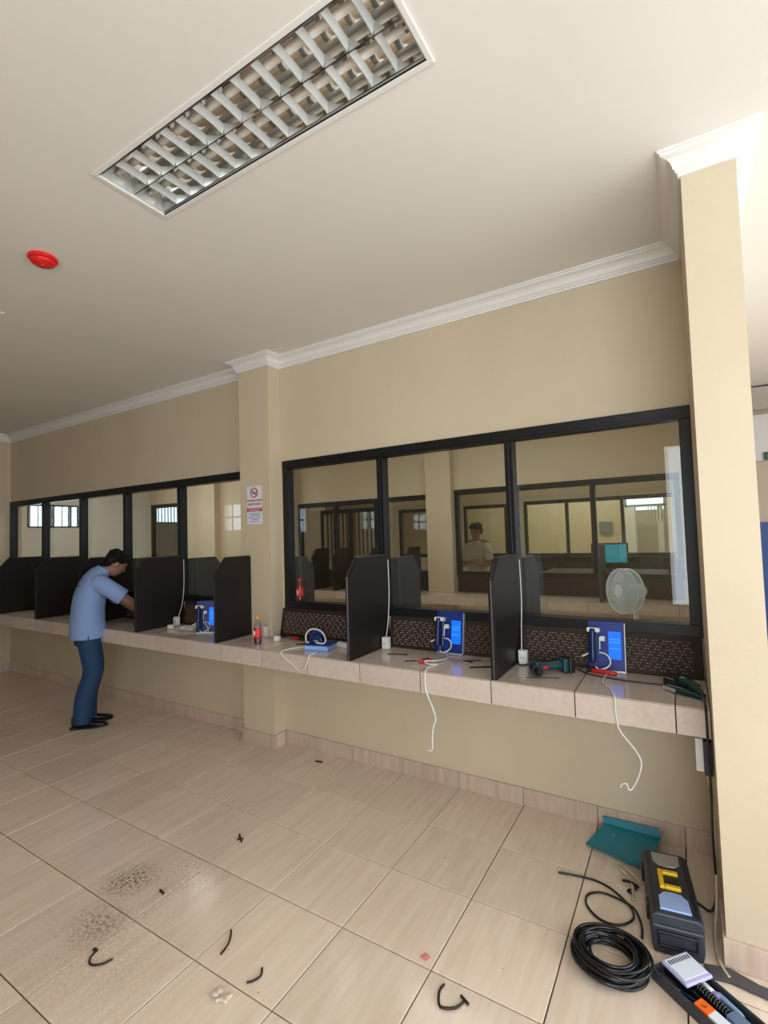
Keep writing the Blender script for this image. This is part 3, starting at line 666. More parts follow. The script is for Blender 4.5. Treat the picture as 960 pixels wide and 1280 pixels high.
def intercom(x, y, label, rz=0.0):
    """blue wall intercom: backing plate, screen on the right, handset with white earpiece on the left"""
    t = thing('intercom', label, 'intercom', (x, y, CTZ), (math.radians(-9), 0, rz), 'blue intercom units')
    quick('back_plate', BLUEP, t, lambda bm: box(bm, -.088, .088, -.012, .012, .012, .258), bevel=.003)
    quick('side_trim', SILV, t, lambda bm: [box(bm, .088, .092, -.013, .012, .004, .252), box(bm, -.085, .092, -.018, .012, .0, .011)])
    sc_ = quick('screen', SCRN, t, lambda bm: box(bm, .012, .072, -.0145, -.012, .066, .206))
    for zz, ww in ((.165, .05), (.150, .05), (.118, .05)): quick('screen_line', SCRL, sc_, lambda bm: box(bm, .017, .017 + ww, -.0152, -.0145, zz, zz + .004))
    quick('cradle', BLUED, t, lambda bm: [box(bm, -.084, -.034, -.032, -.012, .03, .225)], bevel=.006)
    hs = quick('handset', BLUED, t, lambda bm: [tube(bm, [(-.059, -.052, .045), (-.059, -.060, .10), (-.059, -.060, .16), (-.059, -.052, .215)], [.017, .013, .013, .017], 10, smooth_n=4)], smooth=True)
    quick('earpiece', WPL, hs, lambda bm: box(bm, -.088, -.024, -.062, -.018, .198, .222), bevel=.006)
    quick('mouthpiece', BLUED, hs, lambda bm: box(bm, -.082, -.036, -.062, -.018, .026, .052), bevel=.006)
    quick('hook', WPL, t, lambda bm: [box(bm, -.028, -.004, -.032, -.012, .155, .180), box(bm, -.031, -.025, -.034, -.028, .11, .175)], bevel=.002)
    quick('coiled_cord', WCAB, t, lambda bm: tube(bm, [(-.055, -.045, .035), (-.03, -.055, .012), (.010, -.045, .028), (.022, -.035, .055), (.005, -.022, .085), (-.030, -.016, .095), (-.075, -.020, .09), (-.105, -.03, .075), (-.118, -.03, .07)], .0042, 8, smooth_n=6), smooth=True)
    return t
intercom(0.800, -0.075, 'blue intercom with lit screen in the middle booth')
intercom(1.690, -0.075, 'blue intercom with lit screen nearest the right column')
intercom(-1.235, -0.25, 'blue intercom with lit screen left of the pillar', math.radians(38))

# white socket boxes beside the partitions
def socket(x, y, label, z_=CTZ, grp='white socket boxes on the counter', rz=0):
    t = thing('socket_box', label, 'socket', (x, y, z_), (0, 0, rz), grp)
    quick('box', WPL, t, lambda bm: box(bm, -.024, .024, -.018, .018, .001, .078), bevel=.004)
    quick('face_plate', WPL, t, lambda bm: box(bm, -.021, .021, -.021, -.018, .008, .070), bevel=.002)
    quick('pin_hole', BLACK, t, lambda bm: [box(bm, -.010, -.006, -.0216, -.0205, .035, .042), box(bm, .006, .010, -.0216, -.0205, .035, .042)])
    return t
socket(0.362, -0.11, 'white socket box beside the partition in the middle booth')
socket(1.262, -0.105, 'white socket box beside the partition behind the drill')
socket(-1.81, -0.12, 'white double socket box behind the small white adapter')
socket(-.70, -.155, 'white socket box behind the bottle in front of the pillar')
for x, l in ((.342, 'thin grey cable running up the window post to the middle socket'), (1.24, 'thin grey cable running up the window post behind the drill'), (-1.835, 'thin grey cable running up the post beside the double socket')):
    cable('post_cable', [(x, -.024, 1.42), (x + .003, -.026, 1.2), (x + .001, -.045, 1.02), (x + .012, -.10, .90)], .0032, WCAB, l, n=4)

# bottles
def bottle(x, y, z_, label, liquid, cap, s=1.0):
    t = thing('bottle', label, 'bottle', (x, y, z_), group='plastic drink bottles')
    P_ = [(0, 0), (.026, 0), (.030, .005), (.030, .035), (.028, .040), (.030, .046), (.030, .118), (.026, .140), (.016, .165), (.0125, .178), (.0125, .190), (0, .190)]
    P_ = [(a * s, b * s) for a, b in P_]
    quick('body', CLEAR if liquid is None else liquid, t, lambda bm: lathe(bm, P_, 20), smooth=True)
    quick('wrapper', REDL, t, lambda bm: lathe(bm, [(.0308 * s, .048 * s), (.0312 * s, .05 * s), (.0312 * s, .112 * s), (.0308 * s, .114 * s)], 20), smooth=True)
    quick('wrapper_patch', LABEL, t, lambda bm: tube(bm, [(-.008 * s, -.0306 * s, .065 * s), (.002 * s, -.0318 * s, .08 * s), (-.004 * s, -.0315 * s, .10 * s)], .006 * s, 6))
    quick('cap', cap, t, lambda bm: lathe(bm, [(0, .186 * s), (.0155 * s, .186 * s), (.0155 * s, .204 * s), (.013 * s, .207 * s), (0, .207 * s)], 18))
    if liquid is None: quick('drink', BOTR, t, lambda bm: lathe(bm, [(0, .003 * s), (.027 * s, .004 * s), (.027 * s, .046 * s), (0, .046 * s)], 18))
    return t
ORC = mat('orange_cap', (.75, .30, .05), .4)
bottle(-0.565, -0.355, CTZ, 'clear bottle with red wrapper and orange cap on the counter', None, ORC, 0.95)
bottle(-0.478, 0.008, SILL + .0625, 'dark red bottle standing on the window frame beside the pillar', BOTR, RED, .85)

# black and red tool right of the bottle, adapter
t = thing('pliers', 'black and red handled pliers behind the blue cradle on counter', 'pliers', (-.385, -.135, CTZ), (0, 0, math.radians(-8)))
quick('handle', RED, t, lambda bm: tube(bm, [(-.06, -.01, .012), (-.01, -.014, .013), (.03, -.010, .012)], [.009, .011, .009], 8, smooth_n=4), smooth=True)
quick('handle', BLACK, t, lambda bm: tube(bm, [(.03, -.01, .012), (.09, .0, .014), (.14, .01, .012)], [.010, .012, .009], 8, smooth_n=4), smooth=True)
quick('jaw', STEEL, t, lambda bm: prism(bm, [(-.06, -.018), (-.06, .008), (-.12, .004), (-.125, -.004)], 'z', .004, .016), bevel=.002)
t = thing('plug_adapter', 'small white plug adapter between bottle and red pliers', 'adapter', (-.50, -.225, CTZ), (0, 0, .3))
quick('body', WPL, t, lambda bm: box(bm, -.022, .022, -.017, .017, .001, .034), bevel=.004)
quick('pin', STEEL, t, lambda bm: [tube(bm, [(-.022, -.008, .018), (-.04, -.008, .018)], .0025, 6), tube(bm, [(-.022, .008, .018), (-.04, .008, .018)], .0025, 6)])
# blue handset cradle lying on a white-blue box
t = thing('intercom', 'blue intercom handset lying flat on its lit pale blue case', 'intercom', (-.045, -.30, CTZ), (0, 0, math.radians(12)))
GLOWB = mat('pale_blue_case', (.26, .48, .95), .3)
quick('case', GLOWB, t, lambda bm: box(bm, -.085, .085, -.055, .055, .001, .030), bevel=.004)
quick('back_plate', BLUEP, t, lambda bm: box(bm, -.082, .10, -.045, .075, .031, .040), bevel=.003)
quick('cradle', BLUED, t, lambda bm: prism(bm, [(-.065, .040), (.03, .040), (.020, .075), (-.005, .098), (-.035, .095), (-.06, .07)], 'y', -.015, .035), bevel=.005)
quick('handset', BLUEP, t, lambda bm: tube(bm, [(-.065, .01, .07), (-.04, .005, .105), (.0, .005, .115), (.03, .01, .09)], .012, 10, smooth_n=5), smooth=True)
quick('coiled_cord', WCAB, t, lambda bm: tube(bm, [(-.07, -.02, .045), (-.095, -.01, .05), (-.10, .0, .09), (-.07, .0, .125), (-.02, .0, .13), (.03, -.01, .11), (.055, -.02, .07), (.045, -.03, .045), (-.01, -.035, .050)], .005, 8, smooth_n=6), smooth=True)
quick('hook', SILV, t, lambda bm: box(bm, -.03, .0, -.03, -.015, .055, .062), bevel=.002)
cable('white_cable', [(-.14, -.30, .846), (-.20, -.35, .845), (-.235, -.43, .8445), (-.22, -.485, .842), (-.19, -.489, .815), (-.13, -.487, .78), (-.07, -.487, .745), (-.03, -.488, .752), (.005, -.488, .80), (.02, -.487, .842), (.02, -.44, .846), (.0, -.37, .846)], .0035, WCAB, 'white cable looping over counter edge under the blue cradle')
t = thing('cable_trunking', 'pale plastic cable trunking strip leaning beside the partition', 'trunking', (.13, -.195, CTZ), (0, 0, math.radians(-14)))
quick('channel', WPL, t, lambda bm: [box(bm, -.15, .13, -.018, .018, .001, .006), box(bm, -.15, .13, -.018, -.015, .006, .024), box(bm, -.15, .13, .015, .018, .006, .024)])
quick('cover', LABEL, t, lambda bm: box(bm, -.13, .10, -.013, .022, .0245, .028, Matrix.Rotation(.05, 4, 'Z')), bevel=.001)
t = thing('pencil', 'short dark pencil near the white cable at the left bay', 'pencil', (-.245, -.25, CTZ), (0, 0, .5))
quick('shaft', BLACK, t, lambda bm: tube(bm, [(-.04, 0, .005), (.03, 0, .005)], .004, 6)); quick('tip', STEEL, t, lambda bm: tube(bm, [(.03, 0, .005), (.042, 0, .005)], [.004, .0008], 6))

# zip ties / cut cable bits on the counter
def bit(x, y, z_, ln, ang, label, bend=0.0, r=.0035, mtl=BLACK, grp='dark cable offcuts on the counter', cat='cable offcut', name='cable_offcut'):
    c, s_ = math.cos(ang), math.sin(ang)
    pts = [(x + c * q * ln - s_ * bend * (1 - (2 * q) ** 2), y + s_ * q * ln + c * bend * (1 - (2 * q) ** 2), z_ + r) for q in (-.5, -.25, 0, .25, .5)]
    return cable(name, pts, r, mtl, label, cat, n=3, seg=6, group=grp)
bit(.51, -.22, CTZ, .13, math.radians(16), 'dark cable offcut on counter in front of the middle socket')
bit(.66, -.325, CTZ, .07, math.radians(25), 'short dark cable offcut left of the red cutter on counter')
bit(.985, -.165, CTZ, .09, math.radians(30), 'dark cable offcut on counter right of the middle intercom')
bit(.965, -.195, CTZ, .07, math.radians(-18), 'dark cable offcut crossing the other right of the intercom')
bit(1.075, -.285, CTZ, .12, math.radians(32), 'thick dark cable offcut at the foot of the partition', r=.005)
t = thing('cutter', 'small red cutter on the counter below the middle intercom', 'cutter', (.755, -.31, CTZ), (0, 0, math.radians(58)))
quick('handle', RED, t, lambda bm: prism(bm, [(-.055, -.014), (.03, -.018), (.045, 0), (.03, .016), (-.055, .010)], 'z', .003, .02), bevel=.005)
quick('lever', BLACK, t, lambda bm: prism(bm, [(-.03, -.006), (.02, -.008), (.02, .006), (-.03, .004)], 'z', .020, .027), bevel=.002)
quick('blade', STEEL, t, lambda bm: prism(bm, [(-.055, -.008), (-.055, .006), (-.075, .0)], 'z', .008, .011))
cable('white_cable', [(.80, -.12, .846), (.835, -.20, .846), (.81, -.28, .85), (.76, -.34, .855), (.80, -.36, .848), (.84, -.34, .846), (.82, -.42, .846), (.835, -.478, .846), (.835, -.490, .82), (.838, -.488, .74), (.872, -.488, .66), (.89, -.488, .60), (.875, -.488, .56), (.866, -.488, .50), (.862, -.488, .435), (.838, -.488, .425)], .0042, WCAB, 'white cable hanging over the counter edge below the middle intercom')
cable('white_cable', [(1.70, -.10, .846), (1.695, -.20, .846), (1.70, -.30, .846), (1.745, -.40, .846), (1.765, -.475, .846), (1.772, -.490, .83), (1.772, -.488, .77), (1.785, -.488, .70), (1.84, -.488, .63), (1.862, -.488, .58), (1.85, -.488, .52), (1.825, -.488, .465), (1.81, -.488, .452), (1.80, -.488, .475), (1.783, -.488, .470), (1.775, -.488, .455)], .0035, WCAB, 'thin white cable hanging from counter below the right intercom')

# cordless drill
t = thing('cordless_drill', 'dark teal cordless drill lying on the right counter', 'drill', (1.445, -.215, CTZ), (0, 0, math.radians(40)))
quick('battery', BLACK, t, lambda bm: box(bm, .075, .105, -.045, .042, .004, .075), bevel=.006)
quick('foot', TEALD, t, lambda bm: box(bm, .045, .075, -.040, .036, .004, .072), bevel=.008)
quick('grip', TEALD, t, lambda bm: tube(bm, [(.055, 0, .038), (.01, 0, .038), (-.04, .002, .036), (-.075, .005, .036)], [.022, .020, .021, .027], 12, smooth_n=4), smooth=True)
quick('motor_body', TEALD, t, lambda bm: tube(bm, [(-.075, .055, .034), (-.088, .02, .034), (-.098, -.02, .034), (-.105, -.045, .034)], [.026, .032, .032, .026], 14, smooth_n=3), smooth=True)
quick('chuck', BLACK, t, lambda bm: tube(bm, [(-.105, -.045, .034), (-.112, -.075, .034), (-.116, -.095, .034)], [.022, .020, .010], 12, smooth_n=3), smooth=True)
quick('collar', BLACK, t, lambda bm: tube(bm, [(-.1035, -.040, .034), (-.1065, -.052, .034)], .0275, 14))
quick('trigger', RED, t, lambda bm: box(bm, -.062, -.035, -.026, -.016, .028, .044), bevel=.003)
# red test screwdriver
t = thing('screwdriver', 'red handled screwdriver on counter below the right intercom', 'screwdriver', (1.66, -.135, CTZ), (0, 0, math.radians(-10)))
quick('handle', RED, t, lambda bm: tube(bm, [(-.04, 0, .013), (-.03, 0, .013), (.05, 0, .013), (.085, 0, .013)], [.008, .013, .012, .010], 8), smooth=True)
quick('collar', BLACK, t, lambda bm: tube(bm, [(-.06, 0, .013), (-.035, 0, .013)], .011, 8))
quick('shaft', STEEL, t, lambda bm: tube(bm, [(-.14, 0, .006), (-.06, 0, .013)], .003, 6))
# thin black lead on the counter
cable('black_cable', [(1.235, -.10, .86), (1.26, -.155, .845), (1.34, -.07, .844), (1.50, -.065, .844), (1.62, -.175, .844), (1.80, -.215, .844), (1.95, -.21, .844), (2.02, -.22, .846)], .0035, BLACK, 'thin black lead lying along the counter to the green tool')
bit(1.42, -.33, CTZ, .16, math.radians(20), 'thin black offcut under the drill on the counter', r=.0025)
# dark green glossy tool at the counter's right end
t = thing('crimping_tool', 'dark green and black hand tool at the counter right end', 'hand tool', (2.035, -.285, CTZ), (0, 0, math.radians(-42)))
GRN = mat('dark_green_gloss', (.008, .035, .028), .18)
quick('head', BLACK, t, lambda bm: box(bm, -.085, -.02, -.035, .035, .004, .055), bevel=.008)
quick('grip', GRN, t, lambda bm: tube(bm, [(-.03, .012, .045), (.02, .012, .040), (.07, .0, .028), (.105, -.008, .018)], [.024, .022, .015, .010], 10, smooth_n=4), smooth=True)
quick('grip', GRN, t, lambda bm: tube(bm, [(-.06, -.035, .016), (.0, -.035, .016), (.07, -.022, .014), (.105, -.015, .012)], [.015, .016, .012, .008], 10, smooth_n=4), smooth=True)
quick('clamp', RED, t, lambda bm: [box(bm, -.11, -.075, -.010, .02, .012, .028), box(bm, -.06, -.03, .035, .045, .03, .045)], bevel=.003)
quick('label_plate', SILV, t, lambda bm: box(bm, -.07, .0, -.052, -.050, .006, .022))
cable('black_strap', [(1.995, -.155, .846), (2.02, -.16, .885), (2.06, -.175, .87), (2.098, -.19, .850)], .005, BLACK, 'short stiff black strap behind the dark green tool', 'strap')

# left booth with intercom: adapter and cable tangle
t = thing('plug_adapter', 'small white adapter standing in the booth left of the pillar', 'adapter', (-1.72, -.245, CTZ), (0, 0, .2))
quick('body', WPL, t, lambda bm: box(bm, -.022, .022, -.016, .016, .001, .034), bevel=.004)
quick('pin', STEEL, t, lambda bm: [tube(bm, [(-.008, -.016, .018), (-.008, -.03, .018)], .0025, 6), tube(bm, [(.008, -.016, .018), (.008, -.03, .018)], .0025, 6)])
pts = []
rr_ = random.Random(5)
for k in range(13): pts.append((-1.50 + .085 * math.cos(k * 1.35) + rr_.uniform(-.035, .035), -.22 + .05 * math.sin(k * 1.35) + rr_.uniform(-.02, .02), .846 + .002 * k))
pts += [(-1.43, -.25, .86), (-1.40, -.25, .905), (-1.37, -.26, .90), (-1.34, -.27, .86), (-1.31, -.26, .855), (-1.29, -.26, .91), (-1.26, -.27, .925), (-1.21, -.28, .915), (-1.17, -.29, .86), (-1.13, -.30, .848)]
cable('white_cable', pts, .0034, WCAB, 'tangled white cable in the booth left of the pillar', n=4)
# parts the man is working on
t = thing('intercom', 'half-dismantled dark intercom under the hands of the man in blue', 'intercom', (-2.10, -.22, CTZ), (0, 0, .5))
quick('case', BLACK, t, lambda bm: box(bm, -.09, .09, -.06, .06, .001, .04), bevel=.004)
quick('circuit_board', mat('green_board', (.02, .09, .05), .5), t, lambda bm: box(bm, -.07, .03, -.05, .03, .041, .047))
quick('connector', WPL, t, lambda bm: [box(bm, .0, .05, -.02, .01, .048, .085), box(bm, -.06, -.03, -.04, -.01, .048, .06)], bevel=.003)
t = thing('plug_adapter', 'white plug adapters at the foot of partition by the man', 'adapter', (-1.96, -.36, CTZ), (0, 0, -.3))
quick('body', WPL, t, lambda bm: [box(bm, -.03, .02, -.018, .018, .001, .03)], bevel=.004)
quick('pin', STEEL, t, lambda bm: [tube(bm, [(-.03, -.008, .015), (-.045, -.008, .015)], .0025, 6)])

# ------------------------------------------------------------------ column outlet and cables
t = thing('socket_box', 'white and black socket box on the column side below counter', 'socket', (XC, -.40, .62))
quick('box', WPL, t, lambda bm: box(bm, -.062, -.001, -.045, .0, -.05, .085), bevel=.004)
quick('plug', mat('navy_plug', (.01, .012, .04), .4), t, lambda bm: box(bm, -.034, -.004, -.085, -.046, -.045, .09), bevel=.003)
cable('black_cable', [(2.09, -.34, .875), (2.105, -.45, .86), (2.108, -.492, .82), (2.108, -.495, .70), (2.108, -.50, .50), (2.106, -.50, .35), (2.108, -.47, .2), (2.108, -.43, .10), (2.098, -.43, .03), (2.08, -.44, .010), (2.055, -.42, .007), (2.03, -.40, .007)], .005, BLACK, 'black cable running down the column side to the toolbox')
cable('white_cable', [(2.10, -.40, .56), (2.112, -.41, .45), (2.112, -.44, .25), (2.105, -.50, .10), (2.095, -.55, .03), (2.092, -.62, .009), (2.10, -.70, .008), (2.125, -.76, .009)], .0055, mat('cream_cable', (.62, .52, .36), .4), 'cream cable running down to the floor beside the column')
bm = bmesh.new()
prism(bm, [(-.14, .03), (-.06, .05), (.02, .022), (.10, .018), (.40, .05), (.70, .10), (.70, .055), (.40, .0), (.11, -.032), (.02, -.02), (-.06, -.01), (-.12, -.02)], 'z', .001, .012)
o = obj('rubber_strip', bm, mat('grey_rubber', (.07, .065, .07), .5), bevel=.002); o.location = (2.19, -.765, 0); tag(o, 'flat grey rubber strip on floor at the column base', 'rubber strip')

# ------------------------------------------------------------------ floor clutter
# toolbox
bx_ = thing('toolbox', 'black toolbox with yellow latch and clear lid pockets', 'toolbox', (1.947, -.553, 0), (0, 0, math.radians(8)))
hl, hw_, hh = .19, .080, .150
def tb(bm):
    prism(bm, [(-hw_, .0), (hw_, .0), (hw_ + .006, .03), (hw_ + .006, hh - .045), (-hw_ - .006, hh - .045), (-hw_ - .006, .03)], 'y', -hl, hl)
quick('tub', SATIN, bx_, tb, bevel=.008)
quick('lid', SATIN, bx_, lambda bm: prism(bm, [(-hw_ - .008, hh - .043), (hw_ + .008, hh - .043), (hw_ + .006, hh - .012), (hw_ - .012, hh), (-hw_ + .012, hh), (-hw_ - .006, hh - .012)], 'y', -hl - .006, hl + .006), bevel=.006)
quick('front_recess', BLACK, bx_, lambda bm: [box(bm, -.062, .062, -hl - .010, -hl + .002, .030, .040), box(bm, -.062, .062, -hl - .010, -hl + .002, .080, .088), box(bm, -.066, -.058, -hl - .010, -hl + .002, .030, .088), box(bm, .058, .066, -hl - .010, -hl + .002, .030, .088)], bevel=.002)
CLB = mat('frosted_blue_plastic', (.30, .42, .72), .18, coat=.5); CLG = mat('frosted_grey_plastic', (.33, .31, .27), .2, coat=.5)
def pocket(y0, y1, m_, flip):
    def fn(bm):
        s = -1 if flip else 1; yc = (y0 + y1) / 2; hy = (y1 - y0) / 2
        pts = [(-.052, -hy), (.052, -hy), (.050, hy * .35), (.030, hy * .9), (0, hy), (-.030, hy * .9), (-.050, hy * .35)]
        prism(bm, [(p[0], yc + s * p[1]) for p in (pts if not flip else pts[::-1])], 'z', hh - .003, hh + .006)
    quick('lid_pocket', m_, bx_, fn, bevel=.002)
pocket(-.172, -.070, CLB, False); pocket(.09, .175, CLG, True)
quick('handle', YEL, bx_, lambda bm: [box(bm, -.04, -.022, -.055, .055, hh, hh + .014), box(bm, -.022, .035, .035, .055, hh, hh + .014), box(bm, -.022, .035, -.055, -.035, hh, hh + .014)], bevel=.004)
quick('handle_recess', BLACK, bx_, lambda bm: box(bm, -.020, .030, -.034, .034, hh, hh + .003))
for s in (-1, 1):
    quick('latch', BLACK, bx_, lambda bm: box(bm, -hw_ - .016, -hw_ - .006, s * .11 - .02, s * .11 + .02, .07, .13), bevel=.003)
quick('lid_rib', BLACK, bx_, lambda bm: [box(bm, -hw_ + .006, -hw_ + .014, -hl + .01, hl - .01, hh - .001, hh + .004), box(bm, hw_ - .014, hw_ - .006, -hl + .01, hl - .01, hh - .001, hh + .004)])
# teal dustpan
dp = thing('dustpan', 'teal plastic dustpan lying behind the toolbox by the wall', 'dustpan', (1.735, -.135, .004), (0, 0, 0))
def pan(bm):
    # open lip to the left, raised walls on three sides
    fl_ = [(-.165, -.085, .004), (.115, -.175, .012), (.160, .085, .03), (-.10, .095, .03)]
    A = [bm.verts.new(p) for p in fl_]; B = [bm.verts.new((p[0], p[1], p[2] + .004)) for p in fl_]
    bm.faces.new(A[::-1]); bm.faces.new(B)
    for i in range(4): bm.faces.new((A[i], A[(i + 1) % 4], B[(i + 1) % 4], B[i]))
quick('pan', TEAL, dp, pan)
def walls(bm):
    def wl(p, q, h0, h1, o_):
        p = Vector(p); q = Vector(q); o_ = Vector(o_)
        a = [p, q, q + Vector((0, 0, h1)) + o_, p + Vector((0, 0, h0)) + o_]; n_ = (q - p).cross(Vector((0, 0, 1))).normalized() * .003
        X = [bm.verts.new(v) for v in a]; Y = [bm.verts.new(v + n_) for v in a]
        bm.faces.new(X); bm.faces.new(Y[::-1])
        for i in range(4): bm.faces.new((X[i], Y[i], Y[(i + 1) % 4], X[(i + 1) % 4]))
    wl((-.10, .095, .03), (.160, .085, .03), .030, .040, (-.01, .018, 0))
    wl((.160, .085, .03), (.115, -.175, .012), .040, .035, (.012, 0, 0))
    wl((.115, -.175, .012), (-.165, -.085, .004), .030, .008, (0, -.015, 0))
quick('rim', TEAL, dp, walls)
quick('hang_knob', STEEL, dp, lambda bm: ell(bm, (-.05, .02, .026), .007, .007, .004))
for i, (pp, l) in enumerate((([(1.735, -.335, .009), (1.775, -.38, .009), (1.80, -.45, .009), (1.805, -.52, .009)], 'pale wire between the dustpan and the toolbox'), ([(1.76, -.33, .02), (1.80, -.365, .013), (1.83, -.40, .008)], 'shorter pale wire tucked against the toolbox'))):
    cable('pale_wire', pp, .006, mat('cream_cable', (.62, .52, .36), .4), l, n=6)
t = thing('hook_clip', 'small black plastic hooks on floor left of the toolbox', 'clip', (1.80, -.425, 0))
quick('hook', BLACK, t, lambda bm: [tube(bm, [(-.045, .015, .006), (-.02, .012, .012), (.0, .0, .010), (.012, -.02, .006)], .006, 6, smooth_n=3), tube(bm, [(-.02, .03, .006), (.0, .012, .008), (.02, .0, .006)], .006, 6, smooth_n=3), tube(bm, [(-.01, -.03, .006), (-.02, -.045, .006), (-.005, -.052, .006)], .005, 6, smooth_n=3)], smooth=True)
# loose black cable with a loop
cable('black_cable', [(1.494, -.493, .006), (1.58, -.475, .006), (1.66, -.47, .006), (1.73, -.50, .007), (1.80, -.575, .012), (1.815, -.64, .014), (1.77, -.69, .007), (1.70, -.695, .006), (1.64, -.64, .006), (1.635, -.575, .006), (1.685, -.535, .006), (1.76, -.545, .008), (1.815, -.585, .018), (1.845, -.65, .010), (1.852, -.72, .010)], .0048, BLACK, 'thin black cable forming one loop left of the toolbox')
# coil of cable
cl = thing('cable_coil', 'coil of glossy black cable on the floor beside the toolbox', 'cable coil', (1.762, -.892, 0))
rc = random.Random(11)
for k in range(24):
    z_ = .007 + (k % 6) * .0095; R = .088 + (k // 6) * .0108 + rc.uniform(-.005, .005)
    ox, oy = rc.uniform(-.009, .009), rc.uniform(-.009, .009); ph_ = rc.uniform(0, 6.28); tl = rc.uniform(.0, .006)
    pts = []
    for i in range(32):
        q = 2 * PI * i / 32
        wob = 1 + .05 * math.sin(2 * q + ph_) + .02 * math.sin(3 * q + ph_ * 2)
        pts.append((ox + R * wob * math.cos(q) * 1.02, oy + R * wob * math.sin(q) * .92, max(.006, z_ + tl * math.sin(q + ph_))))
    quick('loop', RUBB, cl, lambda bm: tube(bm, pts, .0056, 7, closed=True), smooth=True)
# tool tray
tr = thing('tool_tray', 'black tool tray full of small tools at lower right corner', 'tool tray', (2.062, -.918, 0), (0, 0, 0))
TL, TW = .150, .068
tr.rotation_euler = (0, 0, math.radians(-37.5))
quick('base', BLACK, tr, lambda bm: box(bm, -TL, TL, -TW, TW, .0, .006))
quick('rim', SATIN, tr, lambda bm: [box(bm, -TL, TL, -TW - .008, -TW, 0, .042), box(bm, -TL, TL, TW, TW + .008, 0, .042), box(bm, -TL - .008, -TL, -TW - .008, TW + .008, 0, .042), box(bm, TL, TL + .008, -TW - .008, TW + .008, 0, .042)], bevel=.002)
quick('divider', BLACK, tr, lambda bm: [box(bm, -TL, TL, -.022, -.018, .006, .034), box(bm, -.045, -.041, -.018, TW, .006, .034)])
def intray(name, label, cat, x, y, z_, ang):
    M_ = Matrix.Translation(tr.location) @ Matrix.Rotation(tr.rotation_euler.z, 4, 'Z')
    p = M_ @ Vector((x, y, z_)); return thing(name, label, cat, p, (0, 0, tr.rotation_euler.z + ang))
t = intray('connector_pack', 'clear bag with white printed card lying on the tray', 'pack', -.098, .020, .043, 1.5)
quick('bag', mat('violet_clear_bag', (.50, .48, .72), .15, coat=.6), t, lambda bm: box(bm, -.058, .058, -.055, .05, 0, .012), bevel=.004)
quick('card', LABEL, t, lambda bm: box(bm, -.050, .050, -.040, .042, .0125, .0145))
for k in range(9): quick('printed_bar', INK, t, lambda bm: box(bm, -.044 + k * .0105, -.0385 + k * .0105, .020, .036, .0146, .0152))
t = intray('small_box', 'orange and white small box in the tool tray', 'box', .045, -.044, .008, .05)
quick('carton', LABEL, t, lambda bm: box(bm, -.05, .07, -.019, .019, 0, .036), bevel=.0015)
quick('orange_end', ORNG, t, lambda bm: box(bm, -.052, -.005, -.0195, .0195, .0005, .0368), bevel=.0015)
quick('mark', INK, t, lambda bm: tube(bm, [(-.036, -.006, .0372), (-.024, -.004, .0372), (-.026, .006, .0372)], .0014, 5))
t = intray('coiled_lead', 'dark coiled lead and grey plug in the middle of the tray', 'cable', .03, .008, .012, -.05)
quick('coil', RUBB, t, lambda bm: tube(bm, [(-.075 + .0011 * i, .014 * math.cos(i * .72), .020 + .014 * math.sin(i * .72)) for i in range(100)], .0038, 6), smooth=True)
quick('plug', mat('blue_grey_plastic', (.10, .16, .25), .3), t, lambda bm: [box(bm, .035, .085, -.022, .022, .0, .038), tube(bm, [(.085, -.008, .02), (.105, -.008, .02)], .003, 6), tube(bm, [(.085, .008, .02), (.105, .008, .02)], .003, 6)], bevel=.006)
t = intray('screwdriver', 'pale blue screwdriver along the inner side of the tray', 'screwdriver', .055, .050, .012, -.05)
quick('handle', mat('pale_blue_plastic', (.25, .42, .65), .3), t, lambda bm: tube(bm, [(-.07, 0, .012), (-.06, 0, .012), (.01, 0, .012), (.02, 0, .012)], [.006, .010, .009, .006], 8), smooth=True)
quick('shaft', STEEL, t, lambda bm: tube(bm, [(.02, 0, .012), (.09, 0, .009)], .003, 6))
t = intray('test_pen', 'brown tipped pen tool near the tray end', 'pen', .12, .018, .010, -.1)
quick('barrel', SILV, t, lambda bm: tube(bm, [(-.05, 0, .008), (.0, 0, .008)], .007, 8), smooth=True); quick('tip', RED, t, lambda bm: tube(bm, [(0, 0, .008), (.025, 0, .008)], [.006, .002], 8))
t = intray('marker_pen', 'silver tube tool under the printed card in the tray', 'pen', -.045, .035, .018, -.05)
quick('barrel', SILV, t, lambda bm: tube(bm, [(-.04, 0, .014), (.035, 0, .014)], .011, 10), smooth=True); quick('cap', mat('violet_plastic', (.35, .25, .5), .3), t, lambda bm: tube(bm, [(.035, 0, .014), (.05, 0, .014)], .0118, 10))
t = intray('small_pliers', 'small steel pliers in the narrow side of the tray', 'pliers', -.07, -.045, .010, .03)
quick('jaw', STEEL, t, lambda bm: prism(bm, [(-.075, -.008), (-.075, .008), (-.03, .012), (.0, .006), (.0, -.006), (-.03, -.012)], 'z', 0, .014), bevel=.002)
quick('handle', BLUED, t, lambda bm: [tube(bm, [(0, .004, .007), (.05, .014, .007), (.10, .006, .007)], .005, 7, smooth_n=3), tube(bm, [(0, -.004, .007), (.05, -.014, .007), (.10, -.006, .007)], .005, 7, smooth_n=3)], smooth=True)
rs = random.Random(2)
for k in range(9):
    t = intray('screw', 'small loose brass screw in the narrow side of the tray', 'screw', rs.uniform(-.03, .02) - .01, rs.uniform(-.062, -.028), .007, rs.uniform(0, 6)); t['group'] = 'loose screws in the tray'
    quick('shank', mat('brass', (.55, .40, .18), .3, 1), t, lambda bm: tube(bm, [(0, 0, .003), (.014, 0, .003)], .002, 6))
    quick('head', mat('brass', (.55, .40, .18), .3, 1), t, lambda bm: tube(bm, [(-.002, 0, .003), (0, 0, .003)], .004, 8))

